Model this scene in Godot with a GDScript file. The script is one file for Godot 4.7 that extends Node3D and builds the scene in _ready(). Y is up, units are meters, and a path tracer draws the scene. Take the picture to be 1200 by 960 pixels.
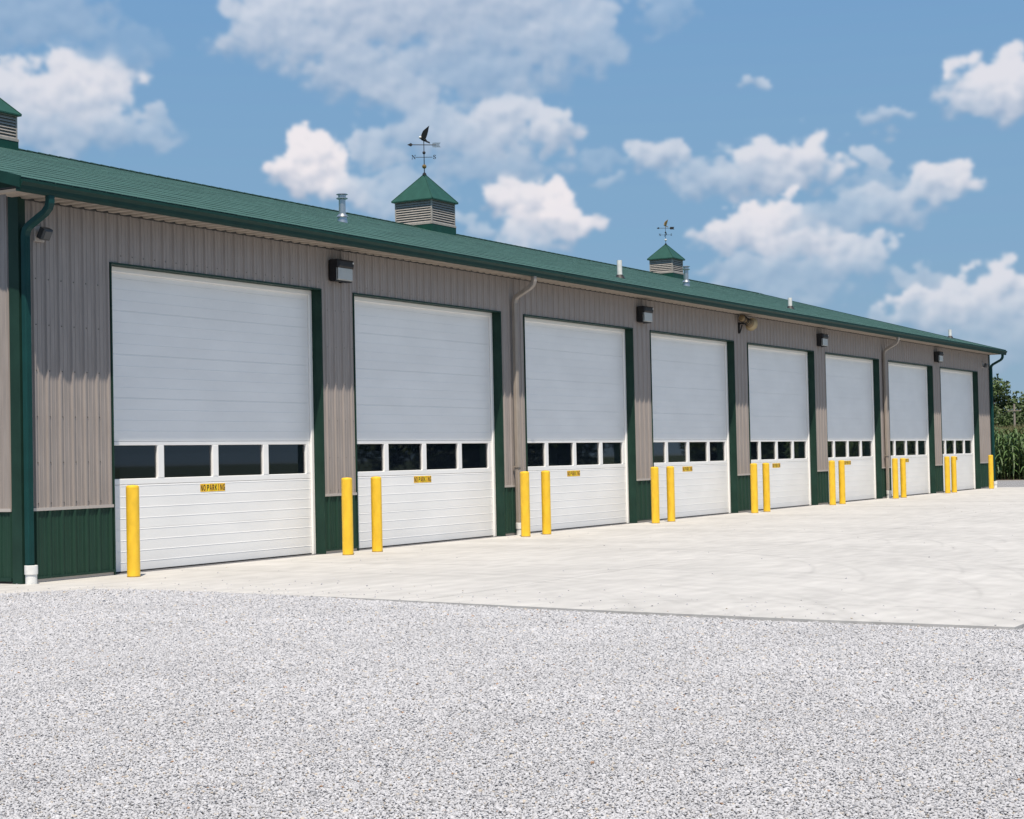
extends Node3D

# ------------------------------------------------------------------ mesh helper
class MB:
	var v := PackedVector3Array()
	var n := PackedVector3Array()
	var uv := PackedVector2Array()
	var col := PackedColorArray()
	var use_col := false
	var c := Color.WHITE
	var t := Transform3D.IDENTITY
	func vert(p: Vector3, nn: Vector3) -> void:
		v.append(t * p)
		n.append((t.basis * nn).normalized())
		if use_col:
			col.append(c)
	func tri(a: Vector3, b: Vector3, d: Vector3) -> void:
		var nn := (d - a).cross(b - a)
		vert(a, nn); vert(b, nn); vert(d, nn)
	func quad(a: Vector3, b: Vector3, d: Vector3, e: Vector3) -> void:
		var nn := (d - a).cross(b - a)
		vert(a, nn); vert(b, nn); vert(d, nn)
		vert(a, nn); vert(d, nn); vert(e, nn)
	func face(o: Vector3, u: Vector3, w: Vector3) -> void:
		quad(o, o + w, o + w + u, o + u)
	func box(x0: float, y0: float, z0: float, x1: float, y1: float, z1: float) -> void:
		var x := Vector3(x1 - x0, 0, 0)
		var y := Vector3(0, y1 - y0, 0)
		var z := Vector3(0, 0, z1 - z0)
		face(Vector3(x0, y0, z1), x, y)
		face(Vector3(x1, y0, z0), -x, y)
		face(Vector3(x1, y0, z1), -z, y)
		face(Vector3(x0, y0, z0), z, y)
		face(Vector3(x0, y1, z1), x, -z)
		face(Vector3(x0, y0, z0), x, z)
	# box with the outer (+z) edges chamfered
	func bevel_box(x0: float, y0: float, z0: float, x1: float, y1: float, z1: float, e: float) -> void:
		var a := [Vector3(x0, y0, z0), Vector3(x0, y1, z0), Vector3(x1, y1, z0), Vector3(x1, y0, z0)]
		var b := [Vector3(x0, y0, z1 - e), Vector3(x0, y1, z1 - e), Vector3(x1, y1, z1 - e), Vector3(x1, y0, z1 - e)]
		var f := [Vector3(x0 + e, y0 + e, z1), Vector3(x0 + e, y1 - e, z1), Vector3(x1 - e, y1 - e, z1), Vector3(x1 - e, y0 + e, z1)]
		for i in 4:
			var j := (i + 1) % 4
			quad(a[i], a[j], b[j], b[i])
			quad(b[i], b[j], f[j], f[i])
		quad(f[0], f[1], f[2], f[3])
		quad(a[3], a[2], a[1], a[0])
	# profile of (y, z) points swept along x
	func sweep_x(pts: PackedVector2Array, x0: float, x1: float) -> void:
		for i in pts.size() - 1:
			var p := pts[i]
			var q := pts[i + 1]
			quad(Vector3(x0, p.x, p.y), Vector3(x0, q.x, q.y), Vector3(x1, q.x, q.y), Vector3(x1, p.x, p.y))
	# profile of (x, z) points swept along y
	func sweep_y(pts: PackedVector2Array, y0: float, y1: float) -> void:
		for i in pts.size() - 1:
			var p := pts[i]
			var q := pts[i + 1]
			quad(Vector3(p.x, y0, p.y), Vector3(p.x, y1, p.y), Vector3(q.x, y1, q.y), Vector3(q.x, y0, q.y))
	func ring_basis(d: Vector3) -> Basis:
		var a := d.cross(Vector3.RIGHT if absf(d.x) < 0.8 else Vector3.UP).normalized()
		return Basis(a, d.cross(a).normalized(), d)
	# round tube through points
	func tube(pts: Array, rads: Array, seg := 8, caps := true) -> void:
		var rings := []
		var prev := Vector3.ZERO
		for i in pts.size():
			var d: Vector3
			if i == 0: d = (pts[1] - pts[0]).normalized()
			elif i == pts.size() - 1: d = (pts[i] - pts[i - 1]).normalized()
			else: d = ((pts[i + 1] - pts[i]).normalized() + (pts[i] - pts[i - 1]).normalized()).normalized()
			var a: Vector3
			if i == 0: a = ring_basis(d).x
			else: a = (prev - d * prev.dot(d)).normalized()
			prev = a
			var b := d.cross(a)
			var ring := []
			for k in seg:
				var w := TAU * k / seg
				ring.append(a * cos(w) + b * sin(w))
			rings.append(ring)
		for i in pts.size() - 1:
			for k in seg:
				var k2 := (k + 1) % seg
				var p0: Vector3 = pts[i]
				var p1: Vector3 = pts[i + 1]
				var n0: Vector3 = rings[i][k]
				var n1: Vector3 = rings[i][k2]
				var m0: Vector3 = rings[i + 1][k]
				var m1: Vector3 = rings[i + 1][k2]
				vert(p0 + n0 * rads[i], n0); vert(p1 + m0 * rads[i + 1], m0); vert(p1 + m1 * rads[i + 1], m1)
				vert(p0 + n0 * rads[i], n0); vert(p1 + m1 * rads[i + 1], m1); vert(p0 + n1 * rads[i], n1)
		if caps:
			for e in [0, pts.size() - 1]:
				var cp: Vector3 = pts[e]
				for k in seg:
					var p: Vector3 = cp + rings[e][k] * rads[e]
					var q: Vector3 = cp + rings[e][(k + 1) % seg] * rads[e]
					if e == 0: tri(cp, p, q)
					else: tri(cp, q, p)
	# profile of (radius, y), flat between points, smooth round the axis
	func lathe(pts: PackedVector2Array, seg := 20, at := Vector3.ZERO) -> void:
		for i in pts.size() - 1:
			var p := pts[i]
			var q := pts[i + 1]
			var d := q - p
			var nr := Vector2(d.y, -d.x).normalized()
			for k in seg:
				var a := TAU * k / seg
				var b := TAU * (k + 1) / seg
				var da := Vector3(cos(a), 0, sin(a))
				var db := Vector3(cos(b), 0, sin(b))
				var na := da * nr.x + Vector3.UP * nr.y
				var nb := db * nr.x + Vector3.UP * nr.y
				var p0 := at + da * p.x + Vector3.UP * p.y
				var p1 := at + db * p.x + Vector3.UP * p.y
				var q0 := at + da * q.x + Vector3.UP * q.y
				var q1 := at + db * q.x + Vector3.UP * q.y
				vert(p0, na); vert(p1, nb); vert(q1, nb)
				vert(p0, na); vert(q1, nb); vert(q0, na)
	# convex-or-not outline in local xy, given thickness along z
	func plate(poly: PackedVector2Array, z0: float, z1: float) -> void:
		var ids := Geometry2D.triangulate_polygon(poly)
		for i in range(0, ids.size(), 3):
			var a := poly[ids[i]]
			var b := poly[ids[i + 1]]
			var d := poly[ids[i + 2]]
			if (b - a).cross(d - a) > 0:
				var s := b
				b = d
				d = s
			tri(Vector3(a.x, a.y, z1), Vector3(b.x, b.y, z1), Vector3(d.x, d.y, z1))
			tri(Vector3(a.x, a.y, z0), Vector3(d.x, d.y, z0), Vector3(b.x, b.y, z0))
		for i in poly.size():
			var p := poly[i]
			var q := poly[(i + 1) % poly.size()]
			quad(Vector3(p.x, p.y, z0), Vector3(p.x, p.y, z1), Vector3(q.x, q.y, z1), Vector3(q.x, q.y, z0))
	func mesh(m: Material, into: ArrayMesh = null) -> ArrayMesh:
		var am := into if into else ArrayMesh.new()
		var arr := []
		arr.resize(Mesh.ARRAY_MAX)
		arr[Mesh.ARRAY_VERTEX] = v
		arr[Mesh.ARRAY_NORMAL] = n
		if uv.size() == v.size(): arr[Mesh.ARRAY_TEX_UV] = uv
		if use_col: arr[Mesh.ARRAY_COLOR] = col
		am.add_surface_from_arrays(Mesh.PRIMITIVE_TRIANGLES, arr)
		am.surface_set_material(am.get_surface_count() - 1, m)
		return am

# ------------------------------------------------------------------ tree of things
var M := {}
var taken := {}

func fresh(called: String) -> String:
	var k: int = taken.get(called, 0)
	taken[called] = k + 1
	return called if k == 0 else "%s_%03d" % [called, k]

func hang(o: Node3D, called: String, parent: Node) -> Node3D:
	o.name = fresh(called) if parent == self else called
	parent.add_child(o, true)
	return o

func obj(called: String, mesh: Mesh, parent: Node = self, at := Transform3D.IDENTITY) -> MeshInstance3D:
	var o := MeshInstance3D.new()
	o.mesh = mesh
	o.transform = at
	hang(o, called, parent)
	return o

func thing(called: String, label: String, category: String, group := "", at := Transform3D.IDENTITY) -> Node3D:
	var o := Node3D.new()
	o.transform = at
	hang(o, called, self)
	tag(o, label, category, group)
	return o

func tag(o: Node, label: String, category: String, group := "") -> void:
	o.set_meta("label", label)
	o.set_meta("category", category)
	if group: o.set_meta("group", group)

func kind(o: Node, k: String) -> Node:
	o.set_meta("kind", k)
	return o

# ------------------------------------------------------------------ materials
func noise_tex(type: int, freq: float, octaves: int, dark: float, bright := 1.0, size := 512, sd := 1) -> NoiseTexture2D:
	var f := FastNoiseLite.new()
	f.noise_type = type
	f.frequency = freq
	f.fractal_octaves = octaves
	f.seed = sd
	var t := NoiseTexture2D.new()
	t.width = size
	t.height = size
	t.seamless = true
	t.noise = f
	var g := Gradient.new()
	g.set_color(0, Color(dark, dark, dark))
	g.set_color(1, Color(bright, bright, bright))
	t.color_ramp = g
	return t

func mat(r: float, g: float, b: float, rough := 0.6, tex: Texture2D = null, scale := Vector3.ONE, metal := 0.0) -> StandardMaterial3D:
	var m := StandardMaterial3D.new()
	m.albedo_color = Color(r, g, b).linear_to_srgb()
	m.roughness = rough
	m.metallic = metal
	if tex:
		m.albedo_texture = tex
		m.uv1_triplanar = true
		m.uv1_world_triplanar = true
		m.uv1_scale = scale
	return m

func make_materials() -> void:
	var mottle := noise_tex(FastNoiseLite.TYPE_SIMPLEX_SMOOTH, 0.012, 5, 0.86)
	var fine := noise_tex(FastNoiseLite.TYPE_SIMPLEX, 0.09, 3, 0.8, 1.0, 512, 5)
	var streak := noise_tex(FastNoiseLite.TYPE_SIMPLEX_SMOOTH, 0.02, 4, 0.9, 1.0, 512, 9)
	M.siding = mat(0.318, 0.278, 0.256, 0.5, streak, Vector3(0.9, 0.12, 0.9))
	M.siding_trim = mat(0.42, 0.385, 0.36, 0.5)
	M.wainscot = mat(0.018, 0.052, 0.036, 0.5, streak, Vector3(0.9, 0.15, 0.9))
	M.green_trim = mat(0.015, 0.045, 0.033, 0.5, mottle, Vector3(0.6, 0.3, 0.6))
	M.gutter = mat(0.0085, 0.043, 0.035, 0.5, mottle, Vector3(0.4, 0.4, 0.4))
	M.green_pipe = mat(0.008, 0.055, 0.053, 0.45, mottle, Vector3(0.6, 0.3, 0.6))
	M.tan_pipe = mat(0.34, 0.295, 0.255, 0.45, mottle, Vector3(0.6, 0.3, 0.6))
	M.soffit = mat(0.42, 0.36, 0.30, 0.6, mottle, Vector3(0.5, 0.5, 0.5))
	M.shingles = []
	for k in 5:
		var s: float = [0.86, 0.94, 1.0, 1.07, 1.15][k]
		M.shingles.append(mat(0.036 * s, 0.110 * s, 0.092 * s, 0.85, fine, Vector3(1.5, 1.5, 1.5)))
	M.roof_deck = mat(0.016, 0.06, 0.045, 0.9)
	M.cup_roof = mat(0.024, 0.085, 0.068, 0.55, mottle, Vector3(0.5, 0.5, 0.5))
	M.cup_base = mat(0.012, 0.07, 0.052, 0.5, mottle, Vector3(0.5, 0.5, 0.5))
	M.louvre = mat(0.40, 0.365, 0.335, 0.65, mottle, Vector3(1.2, 1.2, 1.2))
	for k in ["wainscot", "green_trim", "gutter", "green_pipe", "cup_roof", "cup_base"]: M[k].metallic_specular = 0.3
	M.dark = mat(0.012, 0.012, 0.014, 0.6)
	M.white = mat(0.85, 0.845, 0.835, 0.4, noise_tex(FastNoiseLite.TYPE_SIMPLEX_SMOOTH, 0.01, 4, 0.965, 1.0, 512, 14), Vector3(0.12, 0.25, 0.12))
	M.white_trim = mat(0.84, 0.83, 0.81, 0.4)
	M.seal = mat(0.02, 0.02, 0.02, 0.8)
	M.pvc = mat(0.82, 0.82, 0.8, 0.4, mottle, Vector3(1, 1, 1))
	M.core = mat(0.05, 0.05, 0.05, 0.9)
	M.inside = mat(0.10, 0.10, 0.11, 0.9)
	M.yellow = mat(0.92, 0.57, 0.03, 0.42, mottle, Vector3(1.4, 0.5, 1.4))
	M.bollard_joint = mat(0.25, 0.16, 0.03, 0.7)
	M.galv = mat(0.62, 0.65, 0.67, 0.32, fine, Vector3(2, 2, 2), 0.85)
	M.black_metal = mat(0.008, 0.008, 0.01, 0.6)
	M.bronze = mat(0.35, 0.22, 0.08, 0.35, null, Vector3.ONE, 0.7)
	M.gold = mat(0.28, 0.19, 0.08, 0.35, null, Vector3.ONE, 0.4)
	M.horn = mat(0.26, 0.18, 0.09, 0.7, fine, Vector3(3, 3, 3))
	M.horn_pale = mat(0.42, 0.33, 0.19, 0.6)
	M.lens = mat(0.55, 0.58, 0.58, 0.25, fine, Vector3(3, 3, 3))
	M.sign_yellow = mat(0.85, 0.50, 0.02, 0.5)
	M.sign_bright = mat(0.92, 0.68, 0.01, 0.5)
	M.ink = mat(0.02, 0.012, 0.008, 0.6)
	M.screw = mat(0.10, 0.09, 0.085, 0.5)
	M.grey_lamp = mat(0.05, 0.055, 0.06, 0.4)
	var g := StandardMaterial3D.new()
	g.albedo_color = Color(0.10, 0.13, 0.17, 0.45)
	g.transparency = BaseMaterial3D.TRANSPARENCY_ALPHA
	g.roughness = 0.02
	g.metallic_specular = 0.64
	M.glass = g
	M.bark = mat(0.09, 0.07, 0.05, 0.9, fine, Vector3(1, 0.3, 1))
	M.pole_wood = mat(0.33, 0.29, 0.25, 0.85, fine, Vector3(2, 0.4, 2))
	var lf := StandardMaterial3D.new()
	lf.vertex_color_use_as_albedo = true
	lf.roughness = 0.6
	lf.backlight_enabled = true
	lf.backlight = Color(0.22, 0.28, 0.1)
	M.leaf = lf
	var st := StandardMaterial3D.new()
	st.vertex_color_use_as_albedo = true
	st.roughness = 0.85
	M.stone = st
	M.gravel_bed = mat(0.62, 0.62, 0.635, 0.95, noise_tex(FastNoiseLite.TYPE_CELLULAR, 0.16, 2, 0.3, 1.0, 1024, 3), Vector3(0.45, 0.45, 0.45))
	M.gravel_bed.heightmap_enabled = true
	M.gravel_bed.heightmap_texture = noise_tex(FastNoiseLite.TYPE_CELLULAR, 0.16, 2, 0.0, 1.0, 1024, 3)
	M.gravel_bed.heightmap_scale = 0.5
	M.joint = mat(0.20, 0.19, 0.18, 0.95)
	M.grass = mat(0.075, 0.11, 0.04, 0.95, noise_tex(FastNoiseLite.TYPE_SIMPLEX, 0.02, 5, 0.6), Vector3(0.05, 0.05, 0.05))
	M.soil = mat(0.16, 0.12, 0.08, 0.95, mottle, Vector3(0.3, 0.3, 0.3))

# ------------------------------------------------------------------ sky
# lobes of the clouds in view: azimuth, elevation, half width, half height (degrees), opacity, brightness
var clouds_in_view := {
	"large grey cloud overhead": [[52.64, 14.16, 2.14, 1.43, 0.75, 0.75], [55.77, 14.71, 3.14, 2.00, 0.80, 0.60], [59.22, 14.82, 3.42, 2.00, 0.75, 0.55], [61.79, 14.22, 2.00, 2.00, 0.70, 0.70], [55.17, 12.81, 2.14, 1.28, 0.70, 0.60], [56.58, 12.26, 1.43, 0.86, 0.75, 0.85], [59.18, 12.91, 3.14, 1.28, 0.55, 0.50], [62.92, 13.51, 1.14, 1.28, 0.50, 0.70], [60.40, 16.14, 5.14, 1.71, 0.80, 0.70]],
	"veil": [[44.65, 14.20, 3.14, 1.14, 0.42, 0.45], [47.61, 13.39, 1.47, 0.86, 0.20, 0.50], [65.24, 14.59, 0.86, 0.97, 0.35, 0.80], [66.24, 14.73, 0.57, 0.57, 0.30, 0.80]],
	"left cloud": [[43.95, 11.53, 2.00, 1.77, 0.85, 0.85], [45.56, 11.99, 1.28, 1.28, 0.90, 0.95], [46.10, 12.41, 0.97, 0.91, 0.90, 1.00], [47.14, 12.44, 0.86, 0.86, 0.90, 1.00], [46.77, 11.35, 1.37, 1.03, 0.80, 0.85], [47.99, 10.83, 1.28, 0.74, 0.50, 0.70], [45.14, 10.63, 2.57, 0.71, 0.60, 0.60]],
	"middle cloud": [[60.29, 11.37, 1.37, 0.97, 0.80, 1.00], [61.57, 10.79, 1.00, 0.86, 0.80, 0.95], [59.13, 10.70, 2.14, 1.03, 0.75, 0.75], [57.42, 11.00, 1.57, 1.14, 0.60, 0.70], [55.97, 10.24, 0.97, 0.80, 0.60, 0.80], [59.68, 9.71, 2.57, 0.68, 0.50, 0.50], [56.52, 8.92, 1.71, 0.86, 0.50, 0.70]],
	"cumulus above the vent": [[53.59, 10.42, 0.80, 0.86, 1.00, 1.00], [52.98, 9.64, 0.91, 0.91, 1.00, 1.00], [54.31, 9.50, 1.08, 1.20, 1.00, 1.00], [54.95, 8.74, 0.97, 0.80, 0.85, 0.90], [55.65, 8.51, 1.14, 0.63, 0.60, 0.80]],
	"cumulus right of the cupola": [[60.32, 8.66, 0.91, 0.74, 0.95, 1.00], [61.37, 8.19, 1.20, 1.08, 1.00, 1.00], [62.27, 7.77, 0.80, 0.86, 0.95, 1.00], [60.92, 7.30, 1.71, 0.68, 0.80, 0.85], [59.07, 7.67, 0.71, 0.40, 0.50, 0.80], [60.19, 6.80, 1.71, 0.40, 0.40, 0.60]],
	"long flat cloud": [[65.12, 9.84, 1.03, 0.74, 0.75, 0.85], [63.12, 9.77, 0.86, 0.40, 0.30, 0.60], [68.23, 9.72, 1.28, 0.80, 0.85, 1.00], [69.77, 9.57, 1.57, 0.91, 0.90, 1.00], [68.64, 9.06, 2.85, 0.63, 0.75, 0.80], [66.67, 9.23, 1.43, 0.57, 0.50, 0.75], [72.09, 9.33, 0.54, 0.63, 0.65, 0.85], [63.62, 9.08, 0.57, 0.31, 0.40, 0.70]],
	"right cloud": [[76.10, 11.69, 1.57, 0.97, 0.90, 1.00], [76.88, 11.36, 1.43, 1.00, 0.90, 1.00], [75.68, 11.06, 1.28, 0.63, 0.75, 0.75], [68.29, 12.06, 0.49, 0.31, 0.60, 0.80], [72.56, 10.78, 0.63, 0.40, 0.55, 0.80]],
	"slanting cloud": [[74.60, 8.70, 1.03, 0.74, 0.90, 1.00], [73.58, 8.26, 1.43, 0.68, 0.75, 0.95], [72.07, 7.79, 1.86, 0.74, 0.60, 0.75], [70.69, 7.67, 1.43, 0.63, 0.40, 0.70], [72.10, 8.70, 0.68, 0.40, 0.30, 0.70]],
	"cumulus above the far roof": [[69.16, 7.87, 1.08, 0.80, 0.95, 1.00], [68.02, 7.14, 1.43, 0.91, 0.90, 0.95], [69.56, 6.88, 1.86, 0.97, 0.85, 0.90], [71.62, 6.29, 1.43, 0.68, 0.75, 0.85], [68.14, 6.01, 2.28, 0.57, 0.55, 0.60], [69.81, 5.84, 3.14, 0.63, 0.45, 0.55], [69.51, 5.20, 2.00, 0.40, 0.45, 0.60], [64.74, 5.78, 1.71, 0.34, 0.25, 0.60]],
	"low right cloud": [[75.91, 5.21, 1.20, 0.68, 0.85, 1.00], [73.90, 4.83, 1.57, 0.68, 0.85, 1.00], [75.23, 4.42, 2.57, 0.86, 0.70, 0.80], [76.27, 3.83, 2.28, 0.68, 0.50, 0.60], [72.80, 4.24, 1.43, 0.46, 0.45, 0.70], [73.65, 5.59, 0.68, 0.40, 0.50, 0.70], [75.45, 2.90, 3.42, 0.86, 0.35, 0.50]],
}
var puff := FastNoiseLite.new()
var wisp := FastNoiseLite.new()
var warp := FastNoiseLite.new()
var buckets := []

func sky_noise(az: float, el: float) -> float:
	var a := deg_to_rad(az)
	var e := deg_to_rad(el)
	var p := Vector3(sin(a) * cos(e), sin(e) * 1.25, -cos(a) * cos(e)) * 100.0
	return -0.75 * (puff.get_noise_3dv(p) + 0.45) + 0.72 * wisp.get_noise_3dv(p)

func sky_at(az: float, el: float) -> Color:
	var h := clampf(el / 22.0, 0.0, 1.0)
	var low := Vector3(0.585, 0.69, 0.77)
	var mid := Vector3(0.515, 0.665, 0.795)
	var top := Vector3(0.435, 0.61, 0.795)
	var zen := Vector3(0.36, 0.49, 0.69)
	var c := low.lerp(mid, smoothstep(0.0, 0.35, h)).lerp(top, smoothstep(0.25, 1.0, h)).lerp(zen, smoothstep(20.0, 80.0, el))
	var ra := deg_to_rad(az)
	var p3 := Vector3(sin(ra), el * 0.022, -cos(ra)) * 100.0
	var az0 := az
	var el0 := el
	az += 0.95 * warp.get_noise_3dv(p3)
	el += 0.6 * warp.get_noise_3dv(p3 + Vector3(31, 7, 13))
	var f := -9.0
	var wsum := 0.0001
	var o := 0.0
	var b := 0.0
	var tt := 0.0
	for l in buckets[int(fposmod(az, 360.0) / 5.0) % 72]:
		var dx: float = absf(az - l[0])
		if dx > 180.0: dx = 360.0 - dx
		dx = dx / l[2]
		if dx > 1.9: continue
		var dy: float = (el - l[1]) / l[3]
		if dy < 0.0: dy *= 1.25
		if absf(dy) > 1.9: continue
		var q: float = dx * dx + dy * dy
		if 1.0 - q > f: f = 1.0 - q
		var w: float = maxf(0.0, 2.4 - q)
		w = w * w * w
		wsum += w
		o += w * l[4]
		b += w * l[5]
		tt += w * dy
	if f < -1.6: return Color(c.x, c.y, c.z)
	o /= wsum
	b /= wsum
	tt /= wsum
	var n := sky_noise(az0, el0)
	var d := f * 1.0 + 1.0 * n + 0.12
	var alpha := (o * 0.75 + 0.25 * o * o) * smoothstep(lerpf(-0.35, -0.05, clampf(tt + 0.5, 0.0, 1.0)), lerpf(0.8, 0.42, clampf(tt + 0.5, 0.0, 1.0)) + 0.4 * (1.0 - o), d)
	if alpha <= 0.0: return Color(c.x, c.y, c.z)
	var n2 := sky_noise(az0 - 0.13, el0 + 0.22)
	var lit := b * (0.50 + 0.38 * clampf(1.8 * tt + 0.3, -1.0, 1.0)) + 0.40 * (n - n2) + 0.10 * b + 0.16 * clampf(d - 0.2, -1.0, 1.0)
	lit = clampf(lit, 0.0, 1.0)
	var shade := Vector3(0.595, 0.665, 0.765)
	var bright := Vector3(0.935, 0.915, 0.93)
	var k := shade.lerp(bright, lit)
	k = c.lerp(k, alpha)
	return Color(k.x, k.y, k.z)

func make_sky() -> PanoramaSkyMaterial:
	puff.noise_type = FastNoiseLite.TYPE_CELLULAR
	puff.cellular_return_type = FastNoiseLite.RETURN_DISTANCE
	puff.frequency = 0.85
	puff.fractal_type = FastNoiseLite.FRACTAL_FBM
	puff.fractal_octaves = 3
	puff.seed = 4
	wisp.noise_type = FastNoiseLite.TYPE_SIMPLEX_SMOOTH
	wisp.frequency = 0.5
	wisp.fractal_octaves = 6
	wisp.fractal_gain = 0.5
	wisp.seed = 12
	warp.noise_type = FastNoiseLite.TYPE_SIMPLEX_SMOOTH
	warp.frequency = 0.42
	warp.fractal_octaves = 3
	warp.seed = 6
	for i in 72: buckets.append([])
	var lobes := []
	for k in clouds_in_view: lobes.append_array(clouds_in_view[k])
	var r := RandomNumberGenerator.new()
	r.seed = 77
	for i in 60:   # the rest of the sky: the same fair weather clouds all round
		var az := fposmod(86.0 + r.randf() * 308.0, 360.0)
		var el := 4.0 + 34.0 * pow(r.randf(), 1.4)
		var size := r.randf_range(1.2, 3.2) * (0.7 + el / 25.0)
		if az > 34.0 and az < 90.0: continue
		for j in 6:
			lobes.append([az + r.randfn() * size * 1.1, el + r.randfn() * size * 0.22, size * r.randf_range(0.5, 1.0), size * r.randf_range(0.3, 0.5), r.randf_range(0.55, 0.95), r.randf_range(0.65, 1.0)])
	for l in lobes:
		var first := int(floor((l[0] - l[2] * 2.0) / 5.0))
		var last := int(floor((l[0] + l[2] * 2.0) / 5.0))
		for k in range(first, last + 1): buckets[posmod(k, 72)].append(l)
	var small := Image.create(1024, 512, false, Image.FORMAT_RGB8)
	small.fill(Color(0.62, 0.63, 0.62))
	for y in 262:
		var el := 90.0 - (y + 0.5) / 512.0 * 180.0
		for x in 1024:
			small.set_pixel(x, y, sky_at((x + 0.5) / 1024.0 * 360.0, maxf(el, 0.0)))
	small.resize(4096, 2048, Image.INTERPOLATE_CUBIC)
	for y in range(int((90.0 - 19.0) / 180.0 * 2048), int(91.5 / 180.0 * 2048)):
		var el := 90.0 - (y + 0.5) / 2048.0 * 180.0
		for x in range(int(38.0 / 360.0 * 4096), int(82.0 / 360.0 * 4096)):
			small.set_pixel(x, y, sky_at((x + 0.5) / 4096.0 * 360.0, maxf(el, 0.0)))
	var m := PanoramaSkyMaterial.new()
	m.panorama = ImageTexture.create_from_image(small)
	return m

# ------------------------------------------------------------------ ready
const BAY := 5.7509
const OPEN := 4.8353
const HEAD := 4.27
const SOFFIT_Y := 4.98
const LEFT := -1.68
const RIGHT := 46.85
const DEEP := 18.28
const SLOPE := 0.2845

func roof_y(z: float) -> float:
	return 5.12 + SLOPE * (0.6 - z) if z > -9.14 else 5.12 + SLOPE * (0.6 + 18.28 + z)

func _ready() -> void:
	var cam := Camera3D.new()
	var yaw := 1.04863
	var pitch := 0.02836
	var roll := -0.0211
	var fw := Vector3(sin(yaw) * cos(pitch), sin(pitch), -cos(yaw) * cos(pitch))
	var rt := Vector3(cos(yaw), 0, sin(yaw))
	var up := rt.cross(fw)
	cam.transform = Transform3D(Basis(rt * cos(roll) + up * sin(roll), up * cos(roll) - rt * sin(roll), -fw), Vector3(-17.5856, 1.4807, 16.4379))
	cam.fov = rad_to_deg(2.0 * atan(480.0 / 2007.56))
	cam.far = 6000.0
	cam.near = 0.1
	cam.current = true
	hang(cam, "camera", self)

	var env := Environment.new()
	env.background_mode = Environment.BG_SKY
	env.sky = Sky.new()
	env.sky.sky_material = make_sky()
	env.background_energy_multiplier = 0.77
	env.tonemap_mode = Environment.TONE_MAPPER_LINEAR
	env.tonemap_exposure = 1.3
	env.sdfgi_enabled = true
	env.ssao_enabled = true
	env.ssil_enabled = true
	var we := WorldEnvironment.new()
	we.environment = env
	we.name = "world_environment"
	add_child(we)

	var sun := DirectionalLight3D.new()
	sun.light_energy = 1.55
	sun.light_color = Color(1.0, 0.955, 0.885)
	sun.light_angular_distance = 0.5
	sun.shadow_enabled = true
	sun.look_at_from_position(Vector3(-1.5, 4.0, 1.0) * 50.0, Vector3.ZERO, Vector3.UP)
	hang(sun, "sun", self)

	make_materials()
	build_ground()
	build_building()
	build_cupolas_and_vanes()
	build_lamps()
	build_bollards()
	build_far()
	build_gravel()

# ------------------------------------------------------------------ ground
var slab_edge: PackedVector2Array = [Vector2(-3.25, 12.93), Vector2(-3.12, 11.1), Vector2(-2.88, 9.06), Vector2(-2.59, 7.36), Vector2(-2.26, 5.4), Vector2(-2.07, 3.46), Vector2(-1.99, 2.2), Vector2(-2.1, 1.62), Vector2(-2.53, 1.22), Vector2(-3.0, 0.98), Vector2(-3.9, 0.62)]
var rough_ground := FastNoiseLite.new()

func edge_x(z: float) -> float:
	for i in slab_edge.size() - 1:
		var a := slab_edge[i]
		var b := slab_edge[i + 1]
		if z <= a.y and z >= b.y:
			return lerpf(a.x, b.x, (a.y - z) / maxf(a.y - b.y, 0.001))
	return -3.25 if z > 12.9 else -3.9

func gravel_y(x: float, z: float) -> float:
	var d := edge_x(z) - x
	var bank := (1.0 - smoothstep(3.5, 9.0, z)) * (1.0 - smoothstep(0.0, 2.2, d)) if x < 10.0 and z > 0.0 else 0.0
	return -0.03 + 0.008 * rough_ground.get_noise_2d(x, z) + 0.022 * bank

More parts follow.
